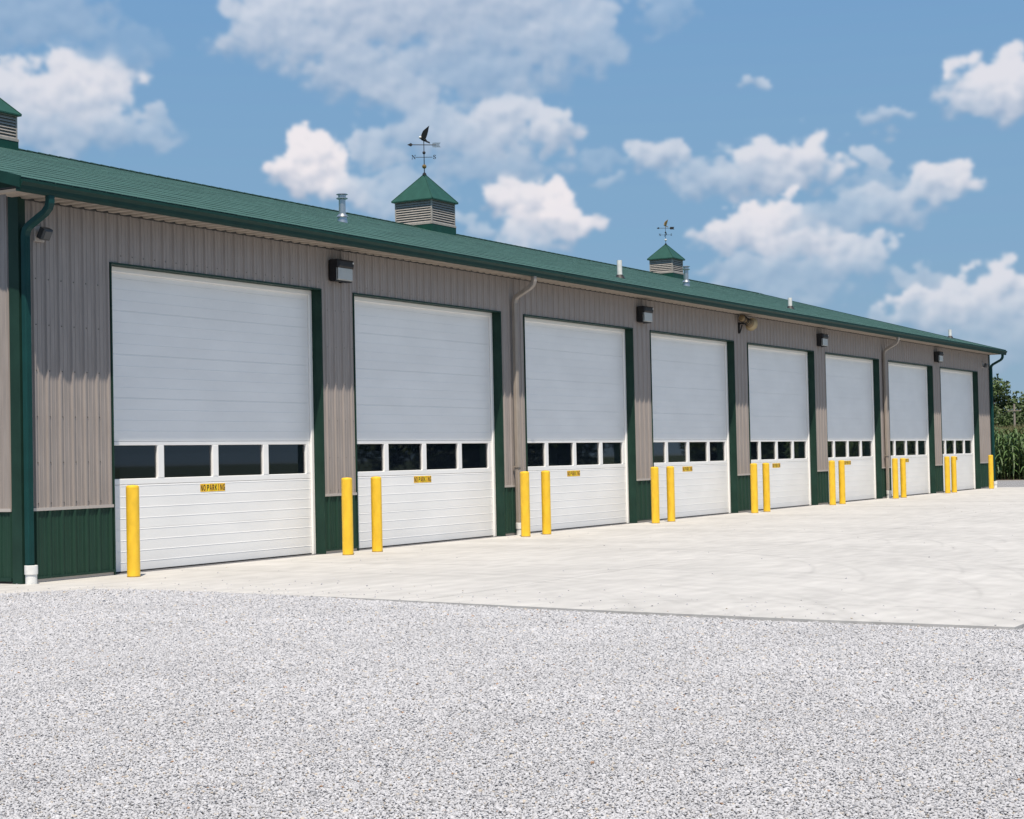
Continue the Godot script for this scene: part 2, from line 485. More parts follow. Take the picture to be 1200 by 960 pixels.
func build_ground() -> void:
	rough_ground.frequency = 0.35
	rough_ground.seed = 3
	var b := MB.new()
	b.face(Vector3(-3000, -0.25, 3000), Vector3(6000, 0, 0), Vector3(0, 0, -6000))
	kind(obj("ground", b.mesh(M.grass)), "structure")
	# the gravel lot, gently uneven
	b = MB.new()
	var x := -60.0
	var step := 0.8
	while x < 63.0:
		var z := -40.0
		while z < 46.0:
			var p := [Vector2(x, z), Vector2(x, z + step), Vector2(x + step, z + step), Vector2(x + step, z)]
			var q := []
			for k in p: q.append(Vector3(k.x, gravel_y(k.x, k.y) - 0.008, k.y))
			b.quad(q[0], q[3], q[2], q[1])
			z += step
		x += step
	kind(obj("gravel_bed", b.mesh(M.gravel_bed)), "structure")
	# concrete apron
	var img := slab_image()
	var m := StandardMaterial3D.new()
	m.albedo_texture = ImageTexture.create_from_image(img)
	m.roughness = 0.8
	var bump := noise_tex(FastNoiseLite.TYPE_SIMPLEX, 0.2, 3, 0.0, 1.0, 512, 21)
	m.detail_enabled = true
	m.detail_blend_mode = BaseMaterial3D.BLEND_MODE_MUL
	m.detail_albedo = noise_tex(FastNoiseLite.TYPE_SIMPLEX, 0.15, 4, 0.93, 1.0, 512, 22)
	m.detail_uv_layer = BaseMaterial3D.DETAIL_UV_1
	m.uv1_scale = Vector3.ONE
	var poly := PackedVector2Array(slab_edge)
	poly.append(Vector2(-3.9, -18.9)); poly.append(Vector2(LEFT - 0.012, -18.9)); poly.append(Vector2(LEFT - 0.012, 0.0))
	poly.append(Vector2(RIGHT + 0.5, 0.0)); poly.append(Vector2(RIGHT + 0.5, 12.93))
	b = slab_piece(poly, -0.16, -0.03)
	var apron := kind(obj("concrete_apron", b.mesh(M.joint)), "structure")
	var xs := [-9.0]
	for k in range(0, 9): xs.append(k * BAY - 0.46 if k else LEFT - 0.006)
	xs.append(RIGHT + 2.0)
	var zs := [-19.5, 0.004, 6.52, 13.5]
	for i in xs.size() - 1:
		for j in zs.size() - 1:
			var g := 0.005
			var cell := PackedVector2Array([Vector2(xs[i] + g, zs[j] + g), Vector2(xs[i + 1] - g, zs[j] + g), Vector2(xs[i + 1] - g, zs[j + 1] - g), Vector2(xs[i] + g, zs[j + 1] - g)])
			for part in Geometry2D.intersect_polygons(poly, cell):
				if part.size() < 3: continue
				var pb := slab_piece(part, -0.15, 0.0)
				for k in pb.v.size():
					pb.uv.append(Vector2((pb.v[k].x + 5.0) / 53.0, (pb.v[k].z + 19.5) / 33.0))
				obj("slab_panel", pb.mesh(m), apron)

func slab_piece(poly: PackedVector2Array, y0: float, y1: float) -> MB:
	var b := MB.new()
	var ids := Geometry2D.triangulate_polygon(poly)
	for i in range(0, ids.size(), 3):
		var a := poly[ids[i]]
		var c := poly[ids[i + 1]]
		var d := poly[ids[i + 2]]
		if (c - a).cross(d - a) < 0:
			var s := c
			c = d
			d = s
		b.tri(Vector3(a.x, y1, a.y), Vector3(c.x, y1, c.y), Vector3(d.x, y1, d.y))
	for i in poly.size():
		var p := poly[i]
		var q := poly[(i + 1) % poly.size()]
		b.quad(Vector3(p.x, y0, p.y), Vector3(p.x, y1, p.y), Vector3(q.x, y1, q.y), Vector3(q.x, y0, q.y))
		var nn := b.n[b.n.size() - 1]
		if Geometry2D.is_point_in_polygon((p + q) * 0.5 + Vector2(nn.x, nn.z) * 0.001, poly):
			for k in range(b.n.size() - 6, b.n.size()): b.n[k] = -b.n[k]
			for k in [b.v.size() - 6, b.v.size() - 3]:
				var s2 := b.v[k + 1]
				b.v[k + 1] = b.v[k + 2]
				b.v[k + 2] = s2
	return b

func slab_image() -> Image:
	var w := 1590
	var h := 990
	var img := Image.create(w, h, false, Image.FORMAT_RGB8)
	var n1 := FastNoiseLite.new()
	n1.frequency = 0.012
	n1.fractal_octaves = 5
	n1.seed = 31
	var n2 := FastNoiseLite.new()
	n2.frequency = 0.06
	n2.fractal_octaves = 3
	n2.seed = 32
	for y in h:
		for x in w:
			var v := 0.47 + 0.05 * n1.get_noise_2d(x, y * 1.0) + 0.042 * n2.get_noise_2d(x * 0.4, y * 2.2)
			img.set_pixel(x, y, Color(v * 1.0, v * 0.98, v * 0.95).linear_to_srgb())
	# faint tyre arcs left by vehicles turning out of the bays
	var r := RandomNumberGenerator.new()
	r.seed = 8
	for k in 110:
		var bay := r.randi_range(0, 7)
		var x0 := bay * BAY + OPEN * 0.5 + r.randf_range(-0.6, 0.6)
		var radius := r.randf_range(6.0, 18.0)
		var side := -1.0 if r.randf() < 0.7 else 1.0
		var dark := r.randf_range(0.008, 0.03)
		for wheel in [-0.9, 0.9]:
			for s in 700:
				var u := s / 700.0 * 18.0
				var a := maxf((u - 2.5) / radius, 0.0)
				if a > 1.35: break
				var px: float = x0 + side * (radius - (radius + side * wheel * -1.0) * cos(a)) + (0.0)
				var pz: float = minf(u, 2.5) + (radius + side * wheel * -1.0) * sin(a)
				var ix := int((px + 5.0) * 30.0)
				var iy := int((pz + 19.5) * 30.0)
				for j in range(-2, 3):
					if ix + j >= 0 and ix + j < w and iy >= 0 and iy < h:
						var c := img.get_pixel(ix + j, iy)
						var f := 1.0 - dark * (1.0 - absf(j) / 3.0) * (0.5 + 0.5 * n2.get_noise_2d(ix * 0.5, iy * 0.5))
						img.set_pixel(ix + j, iy, Color(c.r * f, c.g * f, c.b * f))
	return img

# ------------------------------------------------------------------ building
func rib_profile(x0: float, x1: float, shift := 0.0) -> PackedVector2Array:
	var pts := PackedVector2Array()
	pts.append(Vector2(x0, 0.0))
	var pitch := 0.2286
	var k := int(floor((x0 - shift) / pitch)) - 1
	while true:
		var c := shift + k * pitch
		if c > x1 + pitch: break
		for q in [[-0.030, 0.0], [-0.013, 0.024], [0.013, 0.024], [0.030, 0.0], [0.064, 0.0], [0.071, 0.006], [0.081, 0.006], [0.088, 0.0], [0.140, 0.0], [0.147, 0.006], [0.157, 0.006], [0.164, 0.0]]:
			var px: float = c + q[0]
			if px > x0 + 0.004 and px < x1 - 0.004: pts.append(Vector2(px, q[1]))
		k += 1
	pts.append(Vector2(x1, 0.0))
	return pts

func sheet(x0: float, x1: float, y0: float, y1: float, m: Material, lap := 0.0) -> ArrayMesh:
	var b := MB.new()
	b.sweep_y(rib_profile(x0, x1, -0.06), y0, y1)
	return b.mesh(m)

var screws := MB.new()
func screw_rows(x0: float, x1: float, ys: Array) -> void:
	var k := int(floor((x0 + 0.06) / 0.2286))
	while k * 0.2286 - 0.06 + 0.045 < x1 - 0.02:
		var cx := k * 0.2286 - 0.06 + 0.045
		if cx > x0 + 0.02:
			for y in ys:
				screws.bevel_box(cx - 0.008, y - 0.008, 0.0, cx + 0.008, y + 0.008, 0.009, 0.004)
		k += 1

func build_building() -> void:
	var hall := thing("garage_building", "long grey ribbed metal garage building with green roof and eight white doors", "building", "", Transform3D.IDENTITY)
	# wall core: piers and header, then the end and back walls
	var core := MB.new()
	var piers := [[LEFT, 0.0]]
	for k in 7: piers.append([k * BAY + OPEN, (k + 1) * BAY])
	piers.append([7 * BAY + OPEN, RIGHT])
	for p in piers: core.box(p[0] + 0.02 if p[0] != LEFT else LEFT + 0.01, 0.0, -0.3, p[1] - 0.02 if p[1] != RIGHT else RIGHT - 0.01, HEAD + 0.02, -0.006)
	core.box(LEFT + 0.01, HEAD + 0.02, -0.3, RIGHT - 0.01, SOFFIT_Y + 0.15, -0.006)
	var wall := obj("wall", core.mesh(M.core), hall)
	# ribbed sheets
	for i in piers.size():
		var p: Array = piers[i]
		var x0: float = p[0] + (0.10 if i == 0 else 0.014)
		var x1: float = p[1] - (0.10 if i == piers.size() - 1 else 0.014)
		obj("siding_sheet", sheet(x0, x1, 0.965, SOFFIT_Y - 0.03, M.siding), wall)
		obj("wainscot_sheet", sheet(x0, x1, 0.075, 0.925, M.wainscot), wall)
		var tr := MB.new()
		tr.box(x0, 0.925, -0.004, x1, 0.965, 0.024)
		obj("wainscot_cap", tr.mesh(M.siding_trim), wall)
		tr = MB.new()
		tr.box(x0, 0.045, -0.004, x1, 0.075, 0.026)
		obj("base_trim", tr.mesh(M.green_trim), wall)
		tr = MB.new()
		tr.box(x0, 0.0, -0.004, x1, 0.045, 0.004)
		obj("base_strip", tr.mesh(M.siding_trim), wall)
		screw_rows(x0, x1, [1.02, 1.55, 2.15, 2.75, 3.35, 3.95])
	for k in 8:
		var x0 := k * BAY
		obj("siding_sheet", sheet(x0 - 0.012, x0 + OPEN + 0.012, HEAD + 0.016, SOFFIT_Y - 0.03, M.siding), wall)
		screw_rows(x0 - 0.02, x0 + OPEN + 0.02, [HEAD + 0.12])
	kind(obj("screw_head", screws.mesh(M.screw), wall), "stuff")
	var mould := MB.new()
	mould.box(LEFT + 0.1, SOFFIT_Y - 0.03, -0.004, RIGHT - 0.1, SOFFIT_Y, 0.03)
	obj("eave_moulding", mould.mesh(M.core), wall)
	# corner trims
	for s in [0, 1]:
		var ct := MB.new()
		var cx: float = LEFT if s == 0 else RIGHT
		var d: float = 1.0 if s == 0 else -1.0
		ct.box(minf(cx - d * 0.024, cx + d * 0.10), 0.0, -0.003, maxf(cx - d * 0.024, cx + d * 0.10), SOFFIT_Y, 0.026)
		ct.box(minf(cx - d * 0.024, cx), 0.0, -0.15, maxf(cx - d * 0.024, cx), SOFFIT_Y + 0.1, -0.003)
		obj("corner_trim", ct.mesh(M.green_trim), hall)
	build_end_walls(hall)
	# the inside: floor, ceiling and back wall keep daylight out
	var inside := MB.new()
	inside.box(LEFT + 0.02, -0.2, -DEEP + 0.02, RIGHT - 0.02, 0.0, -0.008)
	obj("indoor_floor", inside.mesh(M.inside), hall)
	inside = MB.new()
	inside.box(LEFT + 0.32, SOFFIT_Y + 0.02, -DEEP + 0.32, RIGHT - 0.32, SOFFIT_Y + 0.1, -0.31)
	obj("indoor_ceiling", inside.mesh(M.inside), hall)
	for k in 8: build_door(hall, k * BAY)
	build_roof(hall)
	build_gutter(hall)
	# downpipes
	downpipe(hall, LEFT + 0.045, M.green_pipe, LEFT + 0.045)
	downpipe(hall, BAY * 2 - 0.49, M.tan_pipe, BAY * 2 - 0.49)
	downpipe(hall, BAY * 6 - 0.55, M.tan_pipe, BAY * 6 - 0.55)
	downpipe(hall, RIGHT - 0.07, M.green_pipe, RIGHT - 0.07)

func build_end_walls(hall: Node3D) -> void:
	for s in [0, 1]:
		var cx: float = LEFT if s == 0 else RIGHT
		var core := MB.new()
		var x0 := cx + 0.01 if s == 0 else cx - 0.31
		core.box(x0, 0.0, -DEEP, x0 + 0.3, SOFFIT_Y + 0.14, -0.31)
		# gable triangle
		core.t = Transform3D(Basis(Vector3(0, 0, -1), Vector3.UP, Vector3(1, 0, 0)), Vector3(x0, 0, 0))
		core.plate(PackedVector2Array([Vector2(0.0, SOFFIT_Y + 0.14), Vector2(9.14, roof_y(-9.14) - 0.14), Vector2(DEEP, SOFFIT_Y + 0.14)]), 0.0, 0.3)
		var w := obj("end_wall", core.mesh(M.core), hall)
		var b := MB.new()
		var turn := Transform3D(Basis(Vector3(0, 0, 1), Vector3.UP, Vector3(-1, 0, 0)), Vector3(cx, 0, -DEEP)) if s == 0 else Transform3D(Basis(Vector3(0, 0, -1), Vector3.UP, Vector3(1, 0, 0)), Vector3(cx, 0, 0))
		b.t = turn
		var off := 0.0 if s == 0 else 0.17
		var prof := rib_profile(off, DEEP - 0.17 + off, 0.05)
		for i in prof.size() - 1:
			var p := prof[i]
			var q := prof[i + 1]
			var zp := absf(p.x - 9.14)
			var zq := absf(q.x - 9.14)
			var yp := roof_y(-9.14) - 0.12 - SLOPE * zp
			var yq := roof_y(-9.14) - 0.12 - SLOPE * zq
			b.quad(Vector3(p.x, 0.965, p.y), Vector3(p.x, yp, p.y), Vector3(q.x, yq, q.y), Vector3(q.x, 0.965, q.y))
		obj("siding_sheet", b.mesh(M.siding), w)
		b = MB.new()
		b.t = turn
		b.sweep_y(prof, 0.075, 0.925)
		obj("wainscot_sheet", b.mesh(M.wainscot), w)
		b = MB.new()
		b.t = turn
		b.box(off, 0.925, -0.004, DEEP - 0.17 + off, 0.965, 0.024)
		obj("wainscot_cap", b.mesh(M.siding_trim), w)
		b = MB.new()
		b.t = turn
		b.box(off, 0.03, -0.004, DEEP - 0.17 + off, 0.075, 0.026)
		obj("base_trim", b.mesh(M.green_trim), w)
	var back := MB.new()
	back.box(LEFT + 0.01, 0.0, -DEEP - 0.3, RIGHT - 0.01, SOFFIT_Y + 0.14, -DEEP - 0.01)
	var bw := obj("back_wall", back.mesh(M.core), hall)
	var sh := MB.new()
	sh.t = Transform3D(Basis(Vector3(-1, 0, 0), Vector3.UP, Vector3(0, 0, -1)), Vector3(RIGHT, 0, -DEEP - 0.31))
	sh.sweep_y(rib_profile(0.0, RIGHT - LEFT, 0.0), 0.965, SOFFIT_Y)
	obj("siding_sheet", sh.mesh(M.siding), bw)
	sh = MB.new()
	sh.t = Transform3D(Basis(Vector3(-1, 0, 0), Vector3.UP, Vector3(0, 0, -1)), Vector3(RIGHT, 0, -DEEP - 0.31))
	sh.sweep_y(rib_profile(0.0, RIGHT - LEFT, 0.0), 0.05, 0.94)
	obj("wainscot_sheet", sh.mesh(M.wainscot), bw)

var door_meshes := {}
func build_door(hall: Node3D, x0: float) -> void:
	if door_meshes.is_empty(): make_door_meshes()
	var at := Transform3D(Basis.IDENTITY, Vector3(x0, 0, 0))
	var trim := obj("door_trim", door_meshes.trim, hall, at)
	obj("jamb_lining", door_meshes.lining, trim)
	var door := obj("garage_door", door_meshes.stop, hall, at)
	for k in 7:
		if k == 2: continue
		obj("door_panel", door_meshes.panel, door, Transform3D(Basis.IDENTITY, Vector3(0, k * 0.61, 0)))
	obj("window_frame", door_meshes.frame, door)
	for k in 4: obj("window_pane", door_meshes["pane%d" % k], door)
	obj("bottom_seal", door_meshes.seal, door)
	obj("no_parking_sign", door_meshes.sign, door)

func make_door_meshes() -> void:
	var e := 0.05
	# thin green trim round the opening on the wall face
	var b := MB.new()
	b.box(-0.012, 0.0, -0.004, 0.008, HEAD + 0.014, 0.024)
	b.box(OPEN - 0.008, 0.0, -0.004, OPEN + 0.012, HEAD + 0.014, 0.024)
	b.box(0.008, HEAD - 0.008, -0.004, OPEN - 0.008, HEAD + 0.014, 0.024)
	door_meshes.trim = b.mesh(M.green_trim)
	# green metal lining of the reveal
	b = MB.new()
	b.box(-0.02, 0.0, -0.26, 0.004, HEAD + 0.02, -0.004)
	b.box(OPEN - 0.004, 0.0, -0.26, OPEN + 0.02, HEAD + 0.02, -0.004)
	b.box(0.004, HEAD - 0.004, -0.26, OPEN - 0.004, HEAD + 0.02, -0.004)
	door_meshes.lining = b.mesh(M.green_trim)
	# white stop moulding and rubber flap on three sides
	b = MB.new()
	b.bevel_box(0.004, 0.0, -0.20, 0.075, HEAD - 0.004, -0.165, 0.008)
	b.bevel_box(OPEN - 0.075, 0.0, -0.20, OPEN - 0.004, HEAD - 0.004, -0.165, 0.008)
	b.bevel_box(0.075, HEAD - 0.085, -0.20, OPEN - 0.075, HEAD - 0.004, -0.165, 0.008)
	door_meshes.stop = b.mesh(M.white_trim)
	# one ribbed section
	var zf := -0.205
	b = MB.new()
	var pts := PackedVector2Array()
	var top := 0.6092
	pts.append(Vector2(0.0008, zf - 0.045))
	pts.append(Vector2(0.0008, zf))
	for k in 4:
		var y1 := 0.003 + (k + 1) * 0.151
		pts.append(Vector2(y1 - 0.0165, zf))
		pts.append(Vector2(y1 - 0.0160, zf + 0.0028))
		pts.append(Vector2(y1 - 0.0060, zf))
	pts.append(Vector2(top, zf))
	pts.append(Vector2(top, zf - 0.045))
	b.sweep_x(pts, 0.03, OPEN - 0.03)
	b.face(Vector3(OPEN - 0.03, 0.0008, zf - 0.045), Vector3(-OPEN + 0.06, 0, 0), Vector3(0, top - 0.003, 0))
	door_meshes.panel = b.mesh(M.white)
	# window section
	var mid := OPEN * 0.5
	var xs := [[mid - 2.244, mid - 1.277], [mid - 1.139, mid - 0.068], [mid + 0.068, mid + 1.139], [mid + 1.277, mid + 2.244]]
	var yb := 1.305
	var yt := 1.772
	b = MB.new()
	b.bevel_box(0.03, 1.223, zf - 0.045, OPEN - 0.03, yb, zf, 0.006)
	b.bevel_box(0.03, yt, zf - 0.045, OPEN - 0.03, 1.827, zf, 0.006)
	var edges := [0.03, xs[0][0], xs[0][1], xs[1][0], xs[1][1], xs[2][0], xs[2][1], xs[3][0], xs[3][1], OPEN - 0.03]
	for k in 5: b.bevel_box(edges[k * 2], yb, zf - 0.045, edges[k * 2 + 1], yt, zf + 0.002, 0.008)
	door_meshes.frame = b.mesh(M.white)
	for k in 4:
		b = MB.new()
		b.face(Vector3(xs[k][0], yb, zf - 0.032), Vector3(xs[k][1] - xs[k][0], 0, 0), Vector3(0, yt - yb, 0))
		door_meshes["pane%d" % k] = b.mesh(M.glass)
	b = MB.new()
	b.box(0.03, -0.004, zf - 0.04, OPEN - 0.03, 0.004, zf - 0.004)
	b.box(0.03, 0.0, zf - 0.03, OPEN - 0.03, 0.02, zf + 0.004)
	door_meshes.seal = b.mesh(M.seal)
	# NO PARKING in separate letter stickers
	var am := ArrayMesh.new()
	var words := "NO PARKING"
	var w := 0.0605
	var plain := MB.new()
	var vivid := MB.new()
	var ink := MB.new()
	var font := SystemFont.new()
	font.font_names = PackedStringArray(["Droid Sans"])
	font.font_weight = 700
	var zs := zf + 0.003
	var x := 2.055
	for i in words.length():
		var ch := words.substr(i, 1)
		var cw := w if ch != " " else 0.022
		var tile := vivid if i in [3, 6] else plain
		tile.box(x + 0.0006, 1.079, zf - 0.002, x + cw - 0.0006, 1.196, zs)
		if ch != " ":
			var tm := TextMesh.new()
			tm.text = ch
			tm.font = font
			tm.font_size = 64
			tm.pixel_size = 0.01
			tm.depth = 0.0
			tm.curve_step = 2.0
			var arr := tm.surface_get_arrays(0)
			var vs: PackedVector3Array = arr[Mesh.ARRAY_VERTEX]
			var idx: PackedInt32Array = arr[Mesh.ARRAY_INDEX]
			var lo := Vector3(9, 9, 9)
			var hi := -lo
			for p in vs:
				lo = lo.min(p)
				hi = hi.max(p)
			var sc := Vector3((cw - 0.012) / (hi.x - lo.x) if ch != "I" else 0.016 / (hi.x - lo.x), 0.088 / (hi.y - lo.y), 0.0)
			for t in range(0, idx.size(), 3):
				var q := []
				for j in 3:
					var p := (vs[idx[t + j]] - (lo + hi) * 0.5) * sc
					q.append(Vector3(x + cw * 0.5 + p.x, 1.1375 + p.y, zs + 0.0012))
				ink.tri(q[0], q[1], q[2])
		x += cw
	plain.mesh(M.sign_yellow, am)
	vivid.mesh(M.sign_bright, am)
	ink.mesh(M.ink, am)
	door_meshes.sign = am

func build_roof(hall: Node3D) -> void:
	var xl := LEFT - 0.475
	var xr := RIGHT + 0.31
	var ridge := roof_y(-9.14)
	# decking of both slopes
	var b := MB.new()
	var zs := [0.53, -9.14, -18.81]
	for k in 2:
		var z0: float = zs[k]
		var z1: float = zs[k + 1]
		var a0 := roof_y(z0) - 0.03
		var a1 := roof_y(z1) - 0.03
		b.quad(Vector3(xl, a0, z0), Vector3(xl, a1, z1), Vector3(xr, a1, z1), Vector3(xr, a0, z0))
		b.quad(Vector3(xl, a0 - 0.09, z0), Vector3(xr, a0 - 0.09, z0), Vector3(xr, a1 - 0.09, z1), Vector3(xl, a1 - 0.09, z1))
		for xx in [xl, xr]:
			b.quad(Vector3(xx, a0 - 0.09, z0), Vector3(xx, a0, z0), Vector3(xx, a1, z1), Vector3(xx, a1 - 0.09, z1))
	var roof := obj("roof", b.mesh(M.roof_deck), hall)
	# shingles: courses of tabs laid from the eave to the ridge
	var r := RandomNumberGenerator.new()
	r.seed = 19
	var courses := 17
	var run := 9.68
	var tab := 0.305
	var lay := run / courses
	var slopev := Vector3(0, SLOPE, -1).normalized()
	var nrm := Vector3(0, 1, SLOPE).normalized()
	var len3 := lay * sqrt(1.0 + SLOPE * SLOPE)
	var rest := []
	for k in 5: rest.append(MB.new())
	var proto := []
	for k in 5:
		var s := MB.new()
		shingle(s, tab, len3)
		proto.append(s.mesh(M.shingles[k]))
	for c in courses:
		var z0 := 0.54 - c * lay
		var off := -0.5 * tab if c % 2 else 0.0
		var x := xl + off
		while x < xr - 0.02:
			var x0 := maxf(x, xl)
			var x1 := minf(x + tab, xr)
			var shade: int = clampi(int(round(2.0 + r.randfn() * 1.0)), 0, 4)
			var o := Vector3(x0, roof_y(z0) - 0.014, z0) + nrm * r.randf_range(0.0, 0.003)
			var at := Transform3D(Basis(Vector3.RIGHT, nrm, -slopev), o)
			if x0 > xl + 0.01 and x1 < xr - 0.01 and c < 12 and x < 5.6 and proto.size() and shingle_count < 296:
				shingle_count += 1
				obj("shingle", proto[shade], roof, at)
			else:
				rest[shade].t = at
				shingle(rest[shade], x1 - x0, len3)
			x += tab
	var am := ArrayMesh.new()
	for k in 5: rest[k].mesh(M.shingles[k], am)
	kind(obj("shingle_field", am, roof), "stuff")
	# back slope as plain courses
	var bk := MB.new()
	for c in courses:
		var z0 := -18.82 + c * lay
		var y0 := roof_y(z0)
		var z1 := z0 + lay
		bk.quad(Vector3(xr, y0, z0), Vector3(xr, roof_y(z1) - 0.014, z1), Vector3(xl, roof_y(z1) - 0.014, z1), Vector3(xl, y0, z0))
		bk.quad(Vector3(xr, y0 - 0.014, z0), Vector3(xr, y0, z0), Vector3(xl, y0, z0), Vector3(xl, y0 - 0.014, z0))
	obj("back_slope", bk.mesh(M.shingles[2]), roof)
	# ridge caps
	var cap := MB.new()
	for side in [1, -1]:
		var o := Vector3(0, 0.03, 0)
		var a := Vector3(0, 0.03 - 0.15 * SLOPE, 0.15 * side)
		var l := Vector3(0.33, -0.012, 0)
		var n0 := Vector3(0, -0.014, 0)
		if side == 1:
			cap.quad(a, o, o + l, a + l)
			cap.quad(a + n0, a, a + l, a + l + n0)
		else:
			cap.quad(a + l, o + l, o, a)
			cap.quad(a + l + n0, a + l, a, a + n0)
		cap.quad(a + n0, o + n0, o, a)
	var capm: ArrayMesh = cap.mesh(M.shingles[1])
	var capm2: ArrayMesh = cap.mesh(M.shingles[3])
	var xx := xl
	while xx < xr - 0.3:
		obj("ridge_cap", capm if r.randf() < 0.5 else capm2, roof, Transform3D(Basis.IDENTITY, Vector3(xx, ridge - 0.005, -9.14)))
		xx += 0.3
	# rake boards on both ends and a frieze under each
	for xx2 in [xl - 0.03, xr]:
		var rk := MB.new()
		for k in 2:
			var z0: float = zs[k] + (0.03 if k == 0 else 0.0)
			var z1: float = zs[k + 1]
			var y0 := roof_y(z0) + 0.006
			var y1 := roof_y(z1) + 0.006
			var p := [Vector3(xx2, y0 - 0.15, z0), Vector3(xx2, y0, z0), Vector3(xx2, y1, z1), Vector3(xx2, y1 - 0.15, z1)]
			var q := []
			for v in p: q.append(v + Vector3(0.03, 0, 0))
			rk.quad(p[3], p[2], p[1], p[0])
			rk.quad(q[0], q[1], q[2], q[3])
			rk.quad(p[1], p[2], q[2], q[1])
			rk.quad(p[0], q[0], q[3], p[3])
			rk.quad(p[0], p[1], q[1], q[0])
		obj("rake_board", rk.mesh(M.gutter), hall)
	for e in [[LEFT - 0.05, LEFT + 0.0], [RIGHT, RIGHT + 0.05]]:
		var fr := MB.new()
		var f0 := Vector3(e[0], roof_y(0.0) - 0.30, 0.02)
		var f1 := Vector3(e[0], roof_y(-9.14) - 0.30, -9.14)
		var hgt := Vector3(0, 0.15, 0)
		var wid := Vector3(e[1] - e[0], 0, 0)
		fr.quad(f1, f1 + hgt, f0 + hgt, f0)
		fr.quad(f0, f0 + wid, f1 + wid, f1)
		fr.quad(f0, f0 + hgt, f0 + hgt + wid, f0 + wid)
		fr.quad(f0 + wid, f0 + wid + hgt, f1 + wid + hgt, f1 + wid)
		obj("frieze_board", fr.mesh(M.green_trim), hall)
	# soffit in narrow boards
	var sb := MB.new()
	var hat := [Vector2(0.001, 0.020), Vector2(0.022, -0.012), Vector2(0.112, -0.012), Vector2(0.133, 0.020), Vector2(0.2276, 0.020)]
	for i in 4:
		var p: Vector2 = hat[i]
		var q: Vector2 = hat[i + 1]
		sb.quad(Vector3(p.x, p.y, 0.0), Vector3(p.x, p.y, 0.452), Vector3(q.x, q.y, 0.452), Vector3(q.x, q.y, 0.0))
	var sm: ArrayMesh = sb.mesh(M.soffit)
	var back := MB.new()
	back.box(LEFT - 0.44, SOFFIT_Y + 0.024, 0.002, RIGHT + 0.29, SOFFIT_Y + 0.04, 0.46)
	var soffit := obj("soffit", back.mesh(M.core), hall)
	var sx := LEFT - 0.44
	while sx < RIGHT + 0.05:
		obj("soffit_board", sm, soffit, Transform3D(Basis.IDENTITY, Vector3(sx, SOFFIT_Y - 0.006, 0.004)))
		sx += 0.2286
	# things that stick out of the roof
	metal_vent(roof, 10.55, -3.6, 0.56)
	metal_vent(roof, 27.95, -3.84, 0.56)
	for p in [[18.66, -1.41, 0.40], [30.36, -1.59, 0.30], [46.35, -1.3, 0.30]]:
		var pv := MB.new()
		var y0 := roof_y(p[1])
		pv.lathe(PackedVector2Array([Vector2(0.062, -0.05), Vector2(0.062, p[2]), Vector2(0.048, p[2]), Vector2(0.048, 0.0)]), 16, Vector3(p[0], y0, p[1]))
		obj("vent_pipe", pv.mesh(M.pvc), roof)
		pv = MB.new()
		pv.lathe(PackedVector2Array([Vector2(0.15, -0.06), Vector2(0.075, 0.055), Vector2(0.062, 0.06)]), 16, Vector3(p[0], y0, p[1]))
		obj("vent_boot", pv.mesh(M.dark), roof)

var shingle_count := 0
func shingle(s: MB, w: float, l: float) -> void:
	# lies in local x (along the eave) and -z (up the slope); butt edge at z = 0
	var g := 0.008
	var a := Vector3(g, 0.006, 0)
	var b := Vector3(w - g, 0.006, 0)
	var c := Vector3(w - g, 0.0, -l)
	var d := Vector3(g, 0.0, -l)
	s.quad(a, d, c, b)
	s.quad(a - Vector3(0, 0.014, 0), a, b, b - Vector3(0, 0.014, 0))
	s.quad(d - Vector3(0, 0.004, 0), d, a, a - Vector3(0, 0.014, 0))
	s.quad(b - Vector3(0, 0.014, 0), b, c, c - Vector3(0, 0.004, 0))

func metal_vent(roof: Node3D, x: float, z: float, h: float) -> void:
	var y := roof_y(z)
	var at := Vector3(x, y, z)
	var b := MB.new()
	b.lathe(PackedVector2Array([Vector2(0.068, -0.05), Vector2(0.068, h - 0.12), Vector2(0.115, h - 0.10), Vector2(0.115, h - 0.085), Vector2(0.078, h - 0.075), Vector2(0.078, h - 0.03), Vector2(0.12, h - 0.015), Vector2(0.10, h), Vector2(0.0, h + 0.015)]), 20, at)
	obj("flue_pipe", b.mesh(M.galv), roof)
	b = MB.new()
	b.lathe(PackedVector2Array([Vector2(0.11, -0.06), Vector2(0.095, 0.05), Vector2(0.095, 0.085), Vector2(0.125, 0.09), Vector2(0.075, 0.15), Vector2(0.068, 0.15)]), 20, at)
	obj("flue_collar", b.mesh(M.galv), roof)

